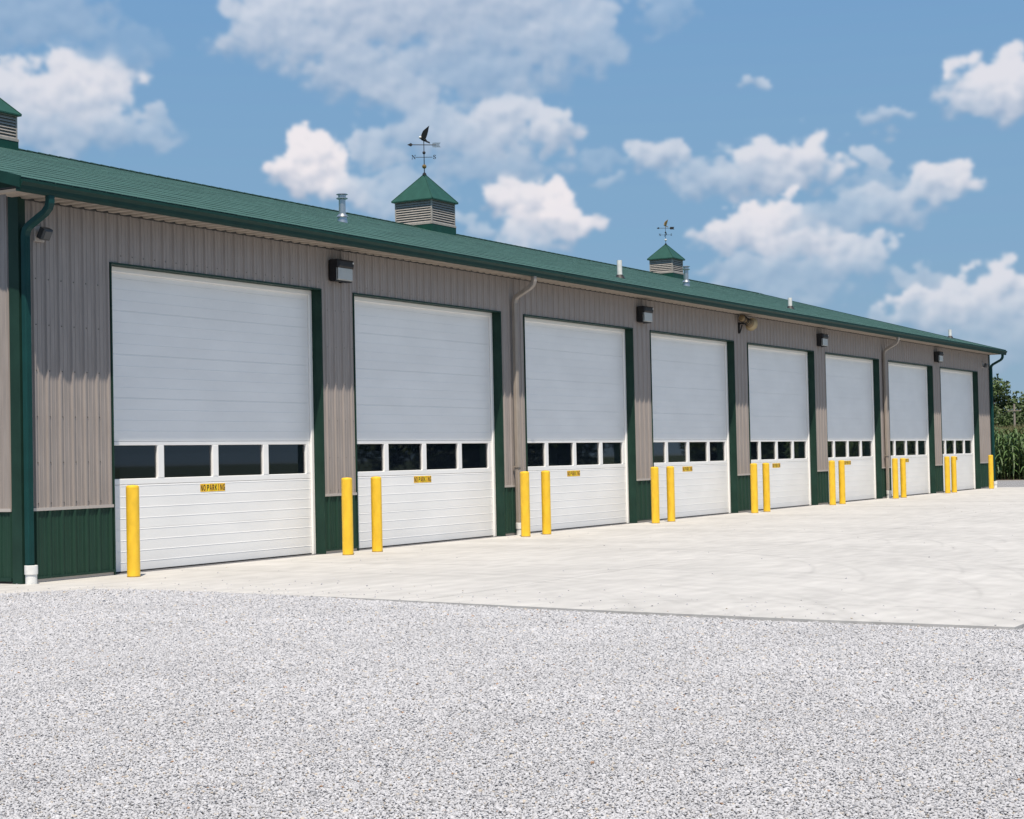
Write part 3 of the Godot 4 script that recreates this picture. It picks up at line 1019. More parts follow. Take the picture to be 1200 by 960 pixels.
func build_gutter(hall: Node3D) -> void:
	var xl := LEFT - 0.49
	var xr := RIGHT + 0.34
	var fb := MB.new()
	fb.box(xl + 0.015, SOFFIT_Y - 0.02, 0.462, xr - 0.03, 5.115, 0.482)
	obj("fascia", fb.mesh(M.gutter), hall)
	var b := MB.new()
	var prof := PackedVector2Array([Vector2(4.95, 0.484), Vector2(4.945, 0.555), Vector2(4.975, 0.566), Vector2(5.02, 0.572), Vector2(5.045, 0.590), Vector2(5.062, 0.604), Vector2(5.080, 0.604), Vector2(5.095, 0.604), Vector2(5.098, 0.594), Vector2(5.088, 0.590), Vector2(5.06, 0.594), Vector2(5.02, 0.566), Vector2(4.955, 0.55), Vector2(4.957, 0.486)])
	# lengths of gutter with a joint between
	var cuts := [xl, 12.2, 26.05, 36.4, xr]
	for k in 4:
		var g := MB.new()
		g.sweep_x(prof, cuts[k] + (0.0 if k == 0 else 0.002), cuts[k + 1] - 0.002)
		var ends := PackedVector2Array()
		for p in [Vector2(0.484, 4.95), Vector2(0.555, 4.945), Vector2(0.572, 5.02), Vector2(0.604, 5.062), Vector2(0.604, 5.095), Vector2(0.484, 5.095)]: ends.append(Vector2(p.x, p.y))
		if k == 0 or k == 3:
			g.t = Transform3D(Basis(Vector3(0, 0, 1), Vector3.UP, Vector3(-1, 0, 0)), Vector3(cuts[0] if k == 0 else cuts[4], 0, 0))
			g.plate(ends, -0.004, 0.002)
		var go := obj("gutter", g.mesh(M.gutter), hall)
		if k > 0:
			var j := MB.new()
			var big := PackedVector2Array()
			for q in prof.slice(0, 9): big.append(Vector2(q.x - 0.003 if q.x < 5.0 else q.x + 0.001, q.y + 0.004))
			j.sweep_x(big, cuts[k] - 0.05, cuts[k] + 0.05)
			obj("gutter_joint", j.mesh(M.gutter), go)

func rect_tube(b: MB, pts: Array, w: float, d: float) -> void:
	# rectangular pipe in the y-z plane at constant x, mitred
	var rings := []
	for i in pts.size():
		var p: Vector3 = pts[i]
		var a: Vector3 = (pts[i] - pts[i - 1]).normalized() if i > 0 else (pts[1] - pts[0]).normalized()
		var c: Vector3 = (pts[i + 1] - pts[i]).normalized() if i < pts.size() - 1 else a
		var t := (a + c).normalized()
		var s := Vector3.RIGHT
		var nrm := t.cross(s).normalized()
		var k := 1.0 / maxf(t.dot(a), 0.5)
		var e := 0.012
		var ring := []
		for q in [[-w, -d + e], [-w, d - e], [-w + e, d], [w - e, d], [w, d - e], [w, -d + e], [w - e, -d], [-w + e, -d]]:
			ring.append(p + s * q[0] + nrm * q[1] * k)
		rings.append(ring)
	for i in pts.size() - 1:
		for k in 8:
			var k2 := (k + 1) % 8
			b.quad(rings[i][k2], rings[i + 1][k2], rings[i + 1][k], rings[i][k])

func downpipe(hall: Node3D, x: float, m: Material, x_out: float) -> void:
	var b := MB.new()
	var pts := [Vector3(x, 4.95, 0.525), Vector3(x, 4.86, 0.525), Vector3(x, 4.80, 0.50), Vector3(x, 4.745, 0.44), Vector3(x, 4.60, 0.16), Vector3(x, 4.55, 0.105), Vector3(x, 4.48, 0.085), Vector3(x, 0.18, 0.085)]
	rect_tube(b, pts, 0.054, 0.040)
	# shallow flutes on the front face
	for k in [-0.028, 0.0, 0.028]: b.bevel_box(x + k - 0.006, 0.25, 0.120, x + k + 0.006, 4.45, 0.129, 0.003)
	var p := obj("downpipe", b.mesh(m), hall)
	b = MB.new()
	for y in [1.30]:
		b.box(x - 0.085, y, 0.025, x + 0.085, y + 0.03, 0.04)
		b.box(x - 0.068, y, 0.034, x + 0.068, y + 0.03, 0.138)
	if m == M.tan_pipe: obj("pipe_strap", b.mesh(m), p)
	b = MB.new()
	b.lathe(PackedVector2Array([Vector2(0.074, -0.02), Vector2(0.074, 0.12), Vector2(0.085, 0.125), Vector2(0.085, 0.235), Vector2(0.074, 0.24), Vector2(0.070, 0.2), Vector2(0.0, 0.19)]), 24, Vector3(x, 0, 0.11))
	obj("drain_socket", b.mesh(M.pvc), p)

# ------------------------------------------------------------------ cupolas
func build_cupolas_and_vanes() -> void:
	var hall := get_node("garage_building")
	cupola(hall, 6.30, 0.45, 0.51, 7.92, 8.46, 9.016, 7)
	cupola(hall, 22.27, 0.604, 0.672, 7.915, 8.61, 9.407, 9)
	cupola(hall, 38.137, 0.45, 0.51, 7.92, 8.46, 9.016, 7)
	vane(22.27, 9.40, 1.0, true, "weathervane with a dark raised-wing eagle on the largest cupola, mid roof")
	vane(38.137, 9.01, 0.70, false, "small weathervane with a gold bird on the far right cupola")
	vane(6.30, 9.01, 0.70, false, "weathervane cut by the left edge, on the nearest cupola")

func cupola(hall: Node3D, x: float, s: float, se: float, yl: float, ye: float, ya: float, count: int) -> void:
	var at := Transform3D(Basis.IDENTITY, Vector3(x, 0, -9.14))
	var b := MB.new()
	b.box(-s + 0.05, yl - 0.3, -s + 0.05, s - 0.05, ye + 0.02, s - 0.05)
	var c := obj("cupola", b.mesh(M.dark), hall, at)
	b = MB.new()
	b.box(-s - 0.012, yl - 0.45, -s - 0.012, s + 0.012, yl, s + 0.012)
	obj("cupola_base", b.mesh(M.cup_base), c)
	b = MB.new()
	b.box(-s - 0.018, yl, -s - 0.018, s + 0.018, yl + 0.05, s + 0.018)
	obj("sill_trim", b.mesh(M.louvre), c)
	for px in [-1, 1]:
		for pz in [-1, 1]:
			b = MB.new()
			b.box(px * s - 0.04 if px > 0 else -s, yl + 0.05, pz * s - 0.04 if pz > 0 else -s, s if px > 0 else -s + 0.04, ye - 0.004, s if pz > 0 else -s + 0.04)
			obj("corner_post", b.mesh(M.louvre), c)
	b = MB.new()
	b.box(-s - 0.006, ye - 0.045, -s - 0.006, s + 0.006, ye - 0.002, s + 0.006)
	obj("head_trim", b.mesh(M.louvre), c)
	# louvre slats, tilted outwards
	var h := (ye - 0.05 - yl - 0.055) / count
	b = MB.new()
	var w := s - 0.042
	b.quad(Vector3(-w, 0.0, 0.004), Vector3(-w, h * 0.80, -0.035), Vector3(w, h * 0.80, -0.035), Vector3(w, 0.0, 0.004))
	b.quad(Vector3(-w, -0.012, 0.004), Vector3(-w, 0.0, 0.004), Vector3(w, 0.0, 0.004), Vector3(w, -0.012, 0.004))
	b.quad(Vector3(-w, h * 0.8 - 0.012, -0.035), Vector3(-w, -0.012, 0.004), Vector3(w, -0.012, 0.004), Vector3(w, h * 0.8 - 0.012, -0.035))
	var slat: ArrayMesh = b.mesh(M.louvre)
	for side in 4:
		for k in count:
			var t := Transform3D(Basis(Vector3.UP, side * PI / 2), Vector3.ZERO) * Transform3D(Basis.IDENTITY, Vector3(0, yl + 0.065 + k * h, s))
			obj("louvre_slat", slat, c, t)
	# four-sided roof with folded edges
	b = MB.new()
	var y0 := ye - 0.006
	var apex := Vector3(0, ya, 0)
	var q := [Vector3(-se, ye, se), Vector3(-se, ye, -se), Vector3(se, ye, -se), Vector3(se, ye, se)]
	for i in 4:
		var p0: Vector3 = q[(i + 1) % 4]
		var p1: Vector3 = q[i]
		b.tri(p1, apex, p0) if false else b.tri(p0, apex, p1)
		b.quad(p0 - Vector3(0, 0.03, 0), p0, p1, p1 - Vector3(0, 0.03, 0))
	b.quad(q[0] - Vector3(0, 0.03, 0), q[3] - Vector3(0, 0.03, 0), q[2] - Vector3(0, 0.03, 0), q[1] - Vector3(0, 0.03, 0))
	obj("cupola_roof", b.mesh(M.cup_roof), c)
	b = MB.new()
	for i in 4: b.tube([q[i] + Vector3(0, 0.004, 0), apex + Vector3(0, 0.004, 0)], [0.012, 0.012], 6)
	obj("hip_trim", b.mesh(M.cup_roof), c)

func vane(x: float, y: float, s: float, eagle: bool, label: String) -> void:
	var v := thing("weathervane", label, "weathervane", "weathervanes on the roof cupolas", Transform3D(Basis.IDENTITY.scaled(Vector3.ONE * s), Vector3(x, y, -9.14)))
	var b := MB.new()
	b.tube([Vector3(0, -0.02, 0), Vector3(0, 0.88, 0)], [0.014, 0.010], 8)
	b.lathe(PackedVector2Array([Vector2(0.06, -0.03), Vector2(0.05, 0.02), Vector2(0.02, 0.05)]), 12)
	obj("spindle", b.mesh(M.black_metal), v)
	b = MB.new()
	ball(b, Vector3(0, 0.215, 0), 0.062)
	obj("copper_ball", b.mesh(M.bronze if eagle else M.pvc), v)
	b = MB.new()
	ball(b, Vector3(0, 0.60, 0), 0.045)
	obj("small_ball", b.mesh(M.black_metal), v)
	# compass arms and letters
	b = MB.new()
	var dirs := {"N": Vector3(-0.55, 0, -0.835), "S": Vector3(0.55, 0, 0.835), "E": Vector3(0.835, 0, -0.55), "W": Vector3(-0.835, 0, 0.55)}
	for k in dirs: b.tube([Vector3(0, 0.475, 0), Vector3(0, 0.475, 0) + dirs[k] * 0.23], [0.008, 0.008], 6)
	obj("compass_arms", b.mesh(M.black_metal), v)
	var font := SystemFont.new()
	font.font_names = PackedStringArray(["Droid Serif"])
	font.font_weight = 700
	for k in dirs:
		var tm := TextMesh.new()
		tm.text = k
		tm.font = font
		tm.font_size = 32
		tm.pixel_size = 0.0048
		tm.depth = 0.014
		tm.curve_step = 2.0
		tm.material = M.black_metal
		var d: Vector3 = dirs[k]
		var side := dirs["S"] as Vector3
		if k == "E" or k == "W": side = dirs["E"]
		obj("compass_letter", tm, v, Transform3D(Basis(side, Vector3.UP, side.cross(Vector3.UP)), Vector3(0, 0.475, 0) + d * 0.29))
	# arrow, pointing left as seen from the lot
	var a := Vector3(-0.62, 0, -0.785)
	var bas := Basis(-a, Vector3.UP, (-a).cross(Vector3.UP))
	b = MB.new()
	b.t = Transform3D(bas, Vector3(0, 0.82, 0))
	b.tube([Vector3(-0.34, 0, 0), Vector3(0.34, 0, 0)], [0.012, 0.012], 6)
	b.plate(PackedVector2Array([Vector2(-0.46, 0), Vector2(-0.36, 0.05), Vector2(-0.30, 0.0), Vector2(-0.36, -0.05)]), -0.008, 0.008)
	obj("arrow", b.mesh(M.black_metal), v)
	b = MB.new()
	b.t = Transform3D(bas, Vector3(0, 0.82, 0))
	for k in 3: b.plate(PackedVector2Array([Vector2(0.22 + k * 0.07, 0), Vector2(0.25 + k * 0.07, 0.065), Vector2(0.33 + k * 0.07, 0.065), Vector2(0.285 + k * 0.07, 0), Vector2(0.33 + k * 0.07, -0.065), Vector2(0.25 + k * 0.07, -0.065)]), -0.006, 0.006)
	obj("arrow_feathers", b.mesh(M.galv if eagle else M.black_metal), v)
	# the bird
	var bird_m: Material = M.black_metal if eagle else M.gold
	b = MB.new()
	b.t = Transform3D(Basis(-a, Vector3.UP, (-a).cross(Vector3.UP)), Vector3(0, 0.90, 0))
	var sc := 0.86 if eagle else 0.7
	b.tube([Vector3(0.10, 0.02, 0) * sc, Vector3(0.03, 0.07, 0) * sc, Vector3(-0.05, 0.10, 0) * sc, Vector3(-0.10, 0.125, 0) * sc, Vector3(-0.145, 0.12, 0) * sc], [0.025 * sc, 0.055 * sc, 0.05 * sc, 0.032 * sc, 0.008], 10)
	b.plate(PackedVector2Array([Vector2(0.08, 0.04) * sc, Vector2(0.19, 0.0) * sc, Vector2(0.20, -0.05) * sc, Vector2(0.07, 0.0) * sc]), -0.02, 0.02)
	b.tube([Vector3(0, 0.05, 0.02) * sc, Vector3(0, -0.08, 0.02)], [0.014, 0.008], 6)
	b.tube([Vector3(0, 0.05, -0.02) * sc, Vector3(0, -0.08, -0.02)], [0.014, 0.008], 6)
	obj("bird_body", b.mesh(bird_m), v)
	for sd in [-1.0, 1.0]:
		b = MB.new()
		b.t = Transform3D(Basis(-a, Vector3.UP, (-a).cross(Vector3.UP)), Vector3(0, 0.90, 0)) * Transform3D(Basis(Vector3.RIGHT, sd * 0.28), Vector3(0, 0.06 * sc, sd * 0.03))
		b.plate(PackedVector2Array([Vector2(-0.07, 0.03) * sc, Vector2(-0.075, 0.18) * sc, Vector2(-0.03, 0.29) * sc, Vector2(0.06, 0.37) * sc, Vector2(0.17, 0.46) * sc, Vector2(0.15, 0.36) * sc, Vector2(0.135, 0.27) * sc, Vector2(0.11, 0.17) * sc, Vector2(0.08, 0.08) * sc, Vector2(0.05, 0.02) * sc]), -0.009, 0.009)
		obj("bird_wing", b.mesh(bird_m), v)
	if eagle:
		b = MB.new()
		ball(b, Vector3(0, 0.90, 0) + a * 0.10 + Vector3(0, 0.128, 0), 0.036)
		obj("bird_head", b.mesh(M.pvc), v)

func ball(b: MB, at: Vector3, r: float) -> void:
	var pts := PackedVector2Array()
	for k in 9: pts.append(Vector2(r * sin(PI * k / 8.0), -r * cos(PI * k / 8.0)))
	b.lathe(pts, 14, at)

# ------------------------------------------------------------------ lamps and other fittings on the wall
func build_lamps() -> void:
	var words := ["first and nearest door", "third door", "fifth door", "seventh door"]
	for k in 4:
		var x := (k * 2) * BAY + OPEN + (BAY - OPEN) * 0.5 - 0.03
		var l := thing("wall_lamp", "boxy black wall lamp with clear lens, right of the %s" % words[k], "wall lamp", "black wall lamps between the doors", Transform3D(Basis.IDENTITY, Vector3(x, 4.43, 0.0)))
		var b := MB.new()
		b.box(-0.20, 0.0, 0.019, 0.20, 0.34, 0.06)
		b.bevel_box(-0.225, 0.205, 0.06, 0.225, 0.345, 0.235, 0.03)
		b.box(-0.225, -0.012, 0.06, -0.205, 0.205, 0.17)
		b.box(0.205, -0.012, 0.06, 0.225, 0.205, 0.17)
		b.box(-0.205, -0.012, 0.06, 0.205, 0.006, 0.17)
		obj("housing", b.mesh(M.black_metal), l)
		b = MB.new()
		var pts := PackedVector2Array()
		for i in 25:
			var u := i / 24.0
			pts.append(Vector2(lerpf(-0.203, 0.203, u), 0.205 + (0.008 if i % 2 else 0.0)))
		b.sweep_y(pts, 0.02, 0.204)
		b.quad(Vector3(-0.203, 0.008, 0.175), Vector3(-0.203, 0.02, 0.205), Vector3(0.203, 0.02, 0.205), Vector3(0.203, 0.008, 0.175))
		b.box(-0.203, 0.008, 0.07, 0.203, 0.204, 0.175)
		obj("lens", b.mesh(M.lens), l)
		b = MB.new()
		b.bevel_box(-0.03, -0.03, 0.09, 0.03, -0.012, 0.13, 0.005)
		obj("latch", b.mesh(M.black_metal), l)
		b = MB.new()
		b.bevel_box(0.17, 0.285, 0.234, 0.195, 0.315, 0.24, 0.003)
		obj("photocell", b.mesh(M.pvc), l)
	# horn loudspeaker on the middle pier
	var hx := 3 * BAY + OPEN + (BAY - OPEN) * 0.5
	var h := thing("horn_speaker", "weathered tan horn speaker under the eave between fourth and fifth doors", "speaker", "", Transform3D(Basis.IDENTITY, Vector3(hx, 4.74, 0.02)))
	var along := Vector3(0.97, -0.22, 0.06).normalized()
	var across := along.cross(Vector3.BACK).normalized()
	var bas := Basis(across, along, across.cross(along))
	var hb := MB.new()
	hb.t = Transform3D(bas, Vector3(-0.02, 0.05, 0.17))
	hb.lathe(PackedVector2Array([Vector2(0.0, -0.32), Vector2(0.06, -0.31), Vector2(0.085, -0.27), Vector2(0.085, -0.18), Vector2(0.07, -0.16), Vector2(0.075, 0.0), Vector2(0.09, 0.12), Vector2(0.12, 0.2)]), 18)
	obj("horn_body", hb.mesh(M.horn), h)
	hb = MB.new()
	hb.t = Transform3D(bas, Vector3(-0.02, 0.05, 0.17))
	hb.lathe(PackedVector2Array([Vector2(0.12, 0.2), Vector2(0.165, 0.29), Vector2(0.172, 0.29), Vector2(0.172, 0.305), Vector2(0.16, 0.305), Vector2(0.10, 0.2), Vector2(0.05, 0.05), Vector2(0.0, 0.04)]), 18)
	obj("horn_bell", hb.mesh(M.horn_pale), h)
	hb = MB.new()
	hb.t = Transform3D(bas, Vector3(-0.02, 0.05, 0.17))
	for y in [-0.25, -0.20, -0.1, -0.03, 0.05, 0.11]:
		hb.lathe(PackedVector2Array([Vector2(0.06, y), Vector2(0.094, y + 0.003), Vector2(0.094, y + 0.018), Vector2(0.06, y + 0.02)]), 14)
	obj("horn_rings", hb.mesh(M.dark), h)
	hb = MB.new()
	hb.box(-0.16, -0.26, 0.0, -0.10, 0.02, 0.03)
	hb.box(-0.15, -0.03, 0.03, -0.11, 0.01, 0.17)
	hb.tube([Vector3(-0.13, -0.24, 0.03), Vector3(-0.15, -0.17, 0.07), Vector3(-0.14, -0.05, 0.10)], [0.018, 0.018, 0.018], 8)
	obj("bracket", hb.mesh(M.dark), h)
	# small floodlights at both ends
	for e in [[LEFT + 0.33, "small hooded floodlight beside the near corner downpipe"], [45.75, "small hooded floodlight at the far right end of the wall"]]:
		var f := thing("floodlight", e[1], "floodlight", "small floodlights at the wall ends", Transform3D(Basis.IDENTITY, Vector3(e[0], 4.43, 0.02)))
		var b := MB.new()
		b.bevel_box(-0.09, 0.0, 0.0, 0.09, 0.20, 0.03, 0.006)
		obj("back_plate", b.mesh(M.siding_trim), f)
		b = MB.new()
		b.t = Transform3D(Basis(Vector3.RIGHT, 0.5), Vector3(0.0, 0.05, 0.05))
		b.bevel_box(-0.08, 0.0, 0.0, 0.08, 0.15, 0.10, 0.02)
		obj("lamp_head", b.mesh(M.grey_lamp), f)
		b = MB.new()
		b.t = Transform3D(Basis(Vector3.RIGHT, 0.5), Vector3(0.0, 0.05, 0.05))
		b.bevel_box(-0.062, 0.018, 0.098, 0.062, 0.132, 0.104, 0.004)
		obj("lamp_glass", b.mesh(M.grey_lamp), f)

# ------------------------------------------------------------------ bollards
func build_bollards() -> void:
	var order := ["first", "second", "third", "fourth", "fifth", "sixth", "seventh", "eighth"]
	var b := MB.new()
	b.lathe(PackedVector2Array([Vector2(0.0875, 0.012), Vector2(0.0875, 1.195), Vector2(0.083, 1.212), Vector2(0.072, 1.222), Vector2(0.0, 1.23)]), 32)
	var body: ArrayMesh = b.mesh(M.yellow)
	b = MB.new()
	b.lathe(PackedVector2Array([Vector2(0.091, -0.004), Vector2(0.091, 0.004), Vector2(0.084, 0.013)]), 32)
	var joint: ArrayMesh = b.mesh(M.bollard_joint)
	var first: Node3D = null
	for k in 8:
		var z: float = lerpf(0.56, 0.40, k / 7.0)
		for s in 2:
			var x := k * BAY - 0.23 + (0.56 - z) * 1.2 if s == 0 else k * BAY + OPEN - 0.14 + (0.56 - z) * 1.0
			var label := "plain yellow steel bollard at the %s edge of the %s door from the left" % ["left" if s == 0 else "right", order[k]]
			if k == 0 and s == 0: label = "tallest-looking yellow bollard, alone left of the nearest white door"
			if k == 7 and s == 1: label = "last yellow bollard, alone at the far right corner downpipe"
			var o: Node3D
			if first == null:
				o = thing("bollard", label, "bollard", "yellow bollards along the doors")
				obj("post", body, o)
				obj("ground_joint", joint, o)
				first = o
			else:
				o = first.duplicate()
				hang(o, "bollard", self)
				o.set_meta("label", label)
			o.position = Vector3(x, 0, z)
			o.rotation.y = k * 1.3 + s

# ------------------------------------------------------------------ corn, trees, pole
func leaf_quad(b: MB, p: Vector3, size: float, r: RandomNumberGenerator) -> void:
	var a := Vector3(r.randfn(), r.randfn(), r.randfn()).normalized()
	var d := a.cross(Vector3(r.randfn(), r.randfn(), r.randfn())).normalized()
	b.quad(p - a * size, p + d * size * 0.55, p + a * size, p - d * size * 0.55)

func make_tree(called: String, label: String, group: String, at: Vector3, h: float, wide: float, sd: int) -> void:
	var r := RandomNumberGenerator.new()
	r.seed = sd
	var t := thing(called, label, "tree", group, Transform3D(Basis.IDENTITY, at))
	var b := MB.new()
	b.tube([Vector3.ZERO, Vector3(0.05, h * 0.25, 0.02), Vector3(-0.04, h * 0.5, 0.05), Vector3(0.03, h * 0.8, 0)], [h * 0.032, h * 0.024, h * 0.016, h * 0.004], 8)
	var blobs := []
	for k in 34:
		var u := r.randf()
		var y := h * lerpf(0.16, 0.92, u)
		var rad := wide * sqrt(maxf(0.05, 1.0 - pow((u - 0.42) / 0.62, 2))) * r.randf_range(0.35, 0.8)
		var w := r.randf() * TAU
		var p := Vector3(cos(w) * rad, y, sin(w) * rad)
		blobs.append([p, wide * r.randf_range(0.26, 0.42)])
		if k % 2 == 0: b.tube([Vector3(0, y * 0.7, 0), p * Vector3(0.5, 1, 0.5) - Vector3(0, 0.08 * h, 0), p], [h * 0.010, h * 0.006, h * 0.002], 5)
	obj("trunk", b.mesh(M.bark), t)
	b = MB.new()
	b.use_col = true
	for q in blobs:
		var tone := r.randf_range(0.75, 1.3)
		for j in 260:
			var dir := Vector3(r.randfn(), r.randfn() * 0.8, r.randfn()).normalized()
			var p: Vector3 = q[0] + dir * q[1] * pow(r.randf(), 0.4)
			var v := tone * r.randf_range(0.75, 1.25)
			b.c = Color(0.055 * v, 0.085 * v, 0.026 * v)
			leaf_quad(b, p, r.randf_range(0.05, 0.085) * sqrt(wide * 3.0), r)
	obj("crown", b.mesh(M.leaf), t)

func build_far() -> void:
	# corn field beyond the gravel drive
	var soil := MB.new()
	soil.box(63.2, -0.3, -60.0, 190.0, -0.03, 30.0)
	kind(obj("field_soil", soil.mesh(M.soil)), "structure")
	var r := RandomNumberGenerator.new()
	r.seed = 5
	var kinds := []
	for k in 4:
		var b := MB.new()
		b.use_col = true
		b.c = Color(0.11, 0.15, 0.05)
		b.tube([Vector3.ZERO, Vector3(0.02, 1.2, 0), Vector3(0, 2.2, 0.02)], [0.016, 0.013, 0.006], 5, false)
		for j in 11:
			var y := 0.25 + j * 0.18
			var w := j * PI + r.randf_range(-0.5, 0.5) + k
			var d := Vector3(cos(w), 0, sin(w))
			var s := Vector3(-sin(w), 0, cos(w))
			var reach := r.randf_range(0.45, 0.75)
			var v := r.randf_range(0.8, 1.35)
			b.c = Color(0.062 * v, 0.112 * v, 0.032 * v)
			var prev := Vector3(0, y, 0)
			var pw := 0.025
			for i in range(1, 5):
				var u := i / 4.0
				var q := Vector3(0, y, 0) + d * reach * u + Vector3(0, 0.34 * sin(u * 2.4) - 0.30 * u * u, 0)
				var cw := 0.042 * sin(PI * (0.25 + 0.72 * u)) + 0.004
				b.quad(prev - s * pw, q - s * cw, q + s * cw, prev + s * pw)
				prev = q
				pw = cw
		b.c = Color(0.17, 0.16, 0.07)
		for j in 6:
			var w := j * 1.1
			b.tube([Vector3(0, 2.18, 0), Vector3(cos(w) * 0.10, 2.4 + 0.05 * (j % 2), sin(w) * 0.10)], [0.008, 0.004], 4, false)
		kinds.append(b.mesh(M.leaf))
	var places := [[], [], [], []]
	for row in 34:
		for k in 230:
			var x := 64.0 + row * 0.76 + r.randf_range(-0.05, 0.05)
			var z := -34.0 + k * 0.21 + r.randf_range(-0.04, 0.04)
			var s := r.randf_range(0.95, 1.12)
			places[r.randi() % 4].append(Transform3D(Basis(Vector3.UP, r.randf() * TAU).scaled(Vector3(s, s, s)), Vector3(x, -0.05, z)))
	for k in 4:
		var mm := MultiMesh.new()
		mm.transform_format = MultiMesh.TRANSFORM_3D
		mm.mesh = kinds[k]
		mm.instance_count = places[k].size()
		for i in places[k].size(): mm.set_instance_transform(i, places[k][i])
		var o := MultiMeshInstance3D.new()
		o.multimesh = mm
		hang(o, "corn_plants", self)
		kind(o, "stuff")
		tag(o, "tall green corn standing in rows beyond the gravel drive", "corn", "corn field")
	# trees behind the field
	var words := ["broad dark green tree behind the corn at the right edge", "dark tree behind the utility pole at the right edge", "tree behind the building's far corner", "tree furthest right behind the corn", "bushy tree low behind the corn field"]
	var spots := [[229.0, -46.0, 11.6, 5.4], [236.0, -38.0, 10.8, 5.2], [233.0, -54.5, 10.5, 5.0], [240.0, -29.0, 11.0, 5.0], [222.0, -42.2, 6.5, 3.8]]
	for k in 5: make_tree("tree", words[k], "trees behind the corn field", Vector3(spots[k][0], -0.25, spots[k][1]), spots[k][2], spots[k][3], 40 + k)
	# trees across the road, seen mirrored in the door windows
	var nth := ["second", "third", "fourth", "fifth", "sixth", "seventh", "eighth"]
	for k in 7:
		var door_x := (k + 1) * BAY + OPEN * 0.5
		make_tree("roadside_tree", "leafy tree across the lot, mirrored in the windows of the %s door" % nth[k], "trees mirrored in the door windows", Vector3(-17.6 + (door_x + 17.6) * 78.4 / 16.4 + 4.0 * sin(k * 2.3), -0.25, 62.0 + 5.0 * sin(k * 2.1)), 10.0 + 2.5 * sin(k * 1.7), 7.5 + 1.5 * cos(k * 1.3), 70 + k)
	# utility pole
	var p := thing("utility_pole", "grey wooden utility pole with crossarm standing before the trees", "utility pole", "", Transform3D(Basis.IDENTITY, Vector3(196.3, -0.25, -35.2)))
	var b := MB.new()
	b.tube([Vector3.ZERO, Vector3(0, 7.1, 0)], [0.16, 0.12], 12)
	obj("pole", b.mesh(M.pole_wood), p)
	b = MB.new()
	b.t = Transform3D(Basis(Vector3.UP, -1.2), Vector3(0, 6.25, 0))
	b.box(-0.78, -0.045, 0.12, 0.78, 0.045, 0.22)
	obj("crossarm", b.mesh(M.pole_wood), p)
	for k in [-0.7, -0.3, 0.3, 0.7]:
		b = MB.new()
		b.t = Transform3D(Basis(Vector3.UP, -1.2), Vector3(0, 6.32, 0))
		b.lathe(PackedVector2Array([Vector2(0.03, 0), Vector2(0.06, 0.03), Vector2(0.05, 0.12), Vector2(0.0, 0.15)]), 8, Vector3(k, 0, 0.18))
		obj("insulator", b.mesh(M.galv), p)

# ------------------------------------------------------------------ gravel
func stone_mesh(sd: int) -> ArrayMesh:
	var r := RandomNumberGenerator.new()
	r.seed = sd
	var g := (1.0 + sqrt(5.0)) / 2.0
	var p := [Vector3(-1, g, 0), Vector3(1, g, 0), Vector3(-1, -g, 0), Vector3(1, -g, 0), Vector3(0, -1, g), Vector3(0, 1, g), Vector3(0, -1, -g), Vector3(0, 1, -g), Vector3(g, 0, -1), Vector3(g, 0, 1), Vector3(-g, 0, -1), Vector3(-g, 0, 1)]
	var q := []
	for v in p: q.append(v.normalized() * r.randf_range(0.72, 1.18) * Vector3(1.0, 0.55, 0.72))
	var f := [[0, 11, 5], [0, 5, 1], [0, 1, 7], [0, 7, 10], [0, 10, 11], [1, 5, 9], [5, 11, 4], [11, 10, 2], [10, 7, 6], [7, 1, 8], [3, 9, 4], [3, 4, 2], [3, 2, 6], [3, 6, 8], [3, 8, 9], [4, 9, 5], [2, 4, 11], [6, 2, 10], [8, 6, 7], [9, 8, 1]]
	var b := MB.new()
	for t in f: b.tri(q[t[0]], q[t[2]], q[t[1]])
	return b.mesh(M.stone)

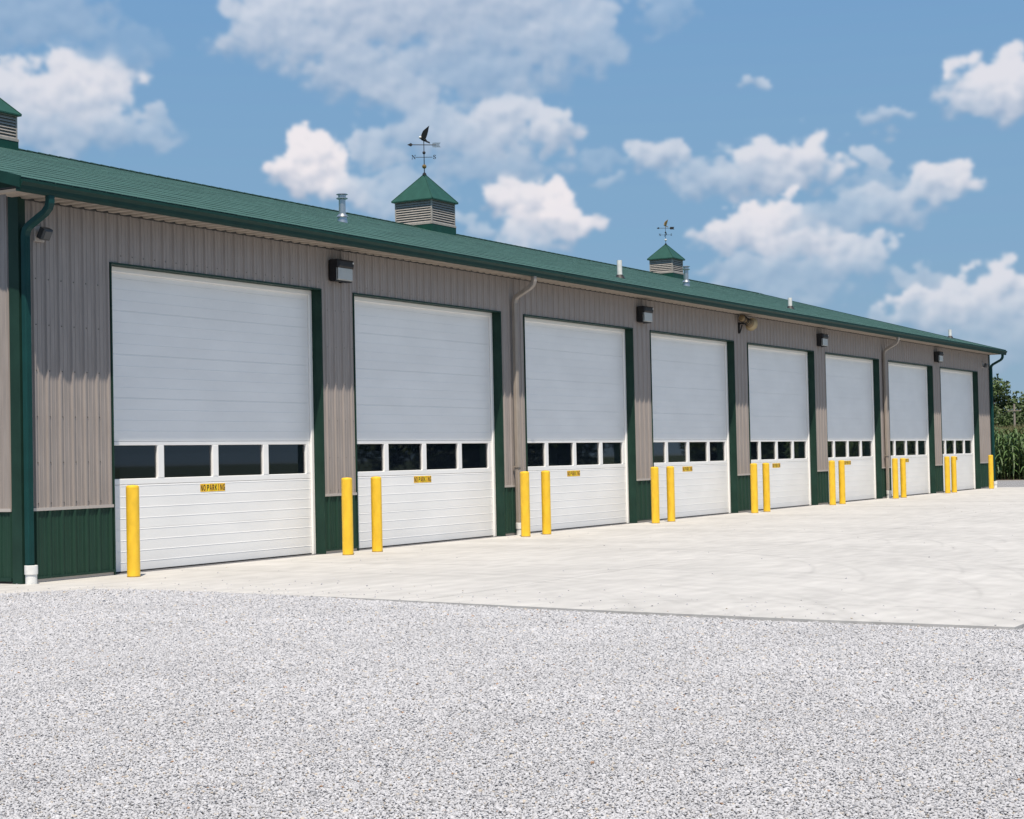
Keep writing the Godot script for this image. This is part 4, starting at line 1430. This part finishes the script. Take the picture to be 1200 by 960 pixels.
func build_gravel() -> void:
	var r := RandomNumberGenerator.new()
	r.seed = 2024
	var eye := Vector2(-17.5856, 16.4379)
	var meshes := []
	for k in 4: meshes.append(stone_mesh(100 + k))
	var bufs := []
	for k in 4: bufs.append(PackedFloat32Array())
	var total := 0
	# the lot in front of the camera: a wedge of ground out to the apron, with room to spare on both sides
	for zone in [[5.6, 10.0, 0.0138, 0.0093], [10.0, 15.0, 0.0175, 0.0117], [15.0, 20.0, 0.022, 0.0146], [20.0, 34.0, 0.029, 0.0185]]:
		var pitch: float = zone[2]
		var x := -15.0
		while x < 5.0:
			var z := -6.0
			while z < 19.0:
				var px := x + r.randf_range(-0.5, 0.5) * pitch
				var pz := z + r.randf_range(-0.5, 0.5) * pitch
				z += pitch
				var dx := px - eye.x
				var dz := pz - eye.y
				var depth := dx * 0.8667 - dz * 0.4988
				if depth < zone[0] or depth >= zone[1]: continue
				var side := dx * 0.4988 + dz * 0.8667
				if absf(side) > depth * 0.30 + (0.9 if side < 0.0 else 2.6): continue
				if pz > 0.6 and pz < 12.95 and px > edge_x(pz) + r.randf_range(-0.03, 0.05) + 0.06 * absf(r.randfn()) * absf(r.randfn()): continue
				if pz <= 0.6 and px > -3.95: continue
				if pz >= 12.95 and px > 5.0: continue
				total += 1
				put_stone(bufs[total % 4], r, px, gravel_y(px, pz) + r.randf_range(-0.0045, 0.004), pz, zone[3] * (r.randf_range(0.6, 1.25) if r.randf() < 0.94 else r.randf_range(1.3, 1.9)))
			x += pitch
	# a few stones thrown onto the concrete
	for k in 420:
		var z := 12.9 * r.randf()
		var d := absf(r.randfn()) * 0.9 if k < 220 else r.randf() * 30.0
		put_stone(bufs[k % 4], r, edge_x(z) + 0.02 + d, 0.004, z, 0.012 * r.randf_range(0.5, 1.3))
	for k in 4:
		var mm := MultiMesh.new()
		mm.transform_format = MultiMesh.TRANSFORM_3D
		mm.use_colors = true
		mm.mesh = meshes[k]
		mm.instance_count = bufs[k].size() / 16
		mm.buffer = bufs[k]
		var o := MultiMeshInstance3D.new()
		o.multimesh = mm
		hang(o, "gravel", self)
		kind(o, "stuff")
		tag(o, "loose pale grey crushed gravel covering the lot in front", "gravel", "crushed gravel of the lot")
	print("stones ", total)

func put_stone(buf: PackedFloat32Array, r: RandomNumberGenerator, x: float, y: float, z: float, s: float) -> void:
	var b := Basis.from_euler(Vector3(r.randf_range(-0.55, 0.55), r.randf() * TAU, r.randf_range(-0.55, 0.55)))
	var i := buf.size()
	buf.resize(i + 16)
	buf[i] = b.x.x * s
	buf[i + 1] = b.y.x * s
	buf[i + 2] = b.z.x * s
	buf[i + 3] = x
	buf[i + 4] = b.x.y * s
	buf[i + 5] = b.y.y * s
	buf[i + 6] = b.z.y * s
	buf[i + 7] = y
	buf[i + 8] = b.x.z * s
	buf[i + 9] = b.y.z * s
	buf[i + 10] = b.z.z * s
	buf[i + 11] = z
	var v := clampf((0.415 + 0.035 * rough_ground.get_noise_2d(x * 1.7, z * 1.7)) * (1.0 + 0.09 * r.randfn()), 0.2, 0.66)
	var w := r.randf()
	if w < 0.05: v *= 0.62
	var tint := Vector3(0.985, 0.992, 1.045)
	if w > 0.965: tint = Vector3(1.0, 0.90, 0.78)
	if w > 0.9975: tint = Vector3(0.75, 0.48, 0.32)
	buf[i + 12] = v * tint.x
	buf[i + 13] = v * tint.y
	buf[i + 14] = v * tint.z
	buf[i + 15] = 1.0
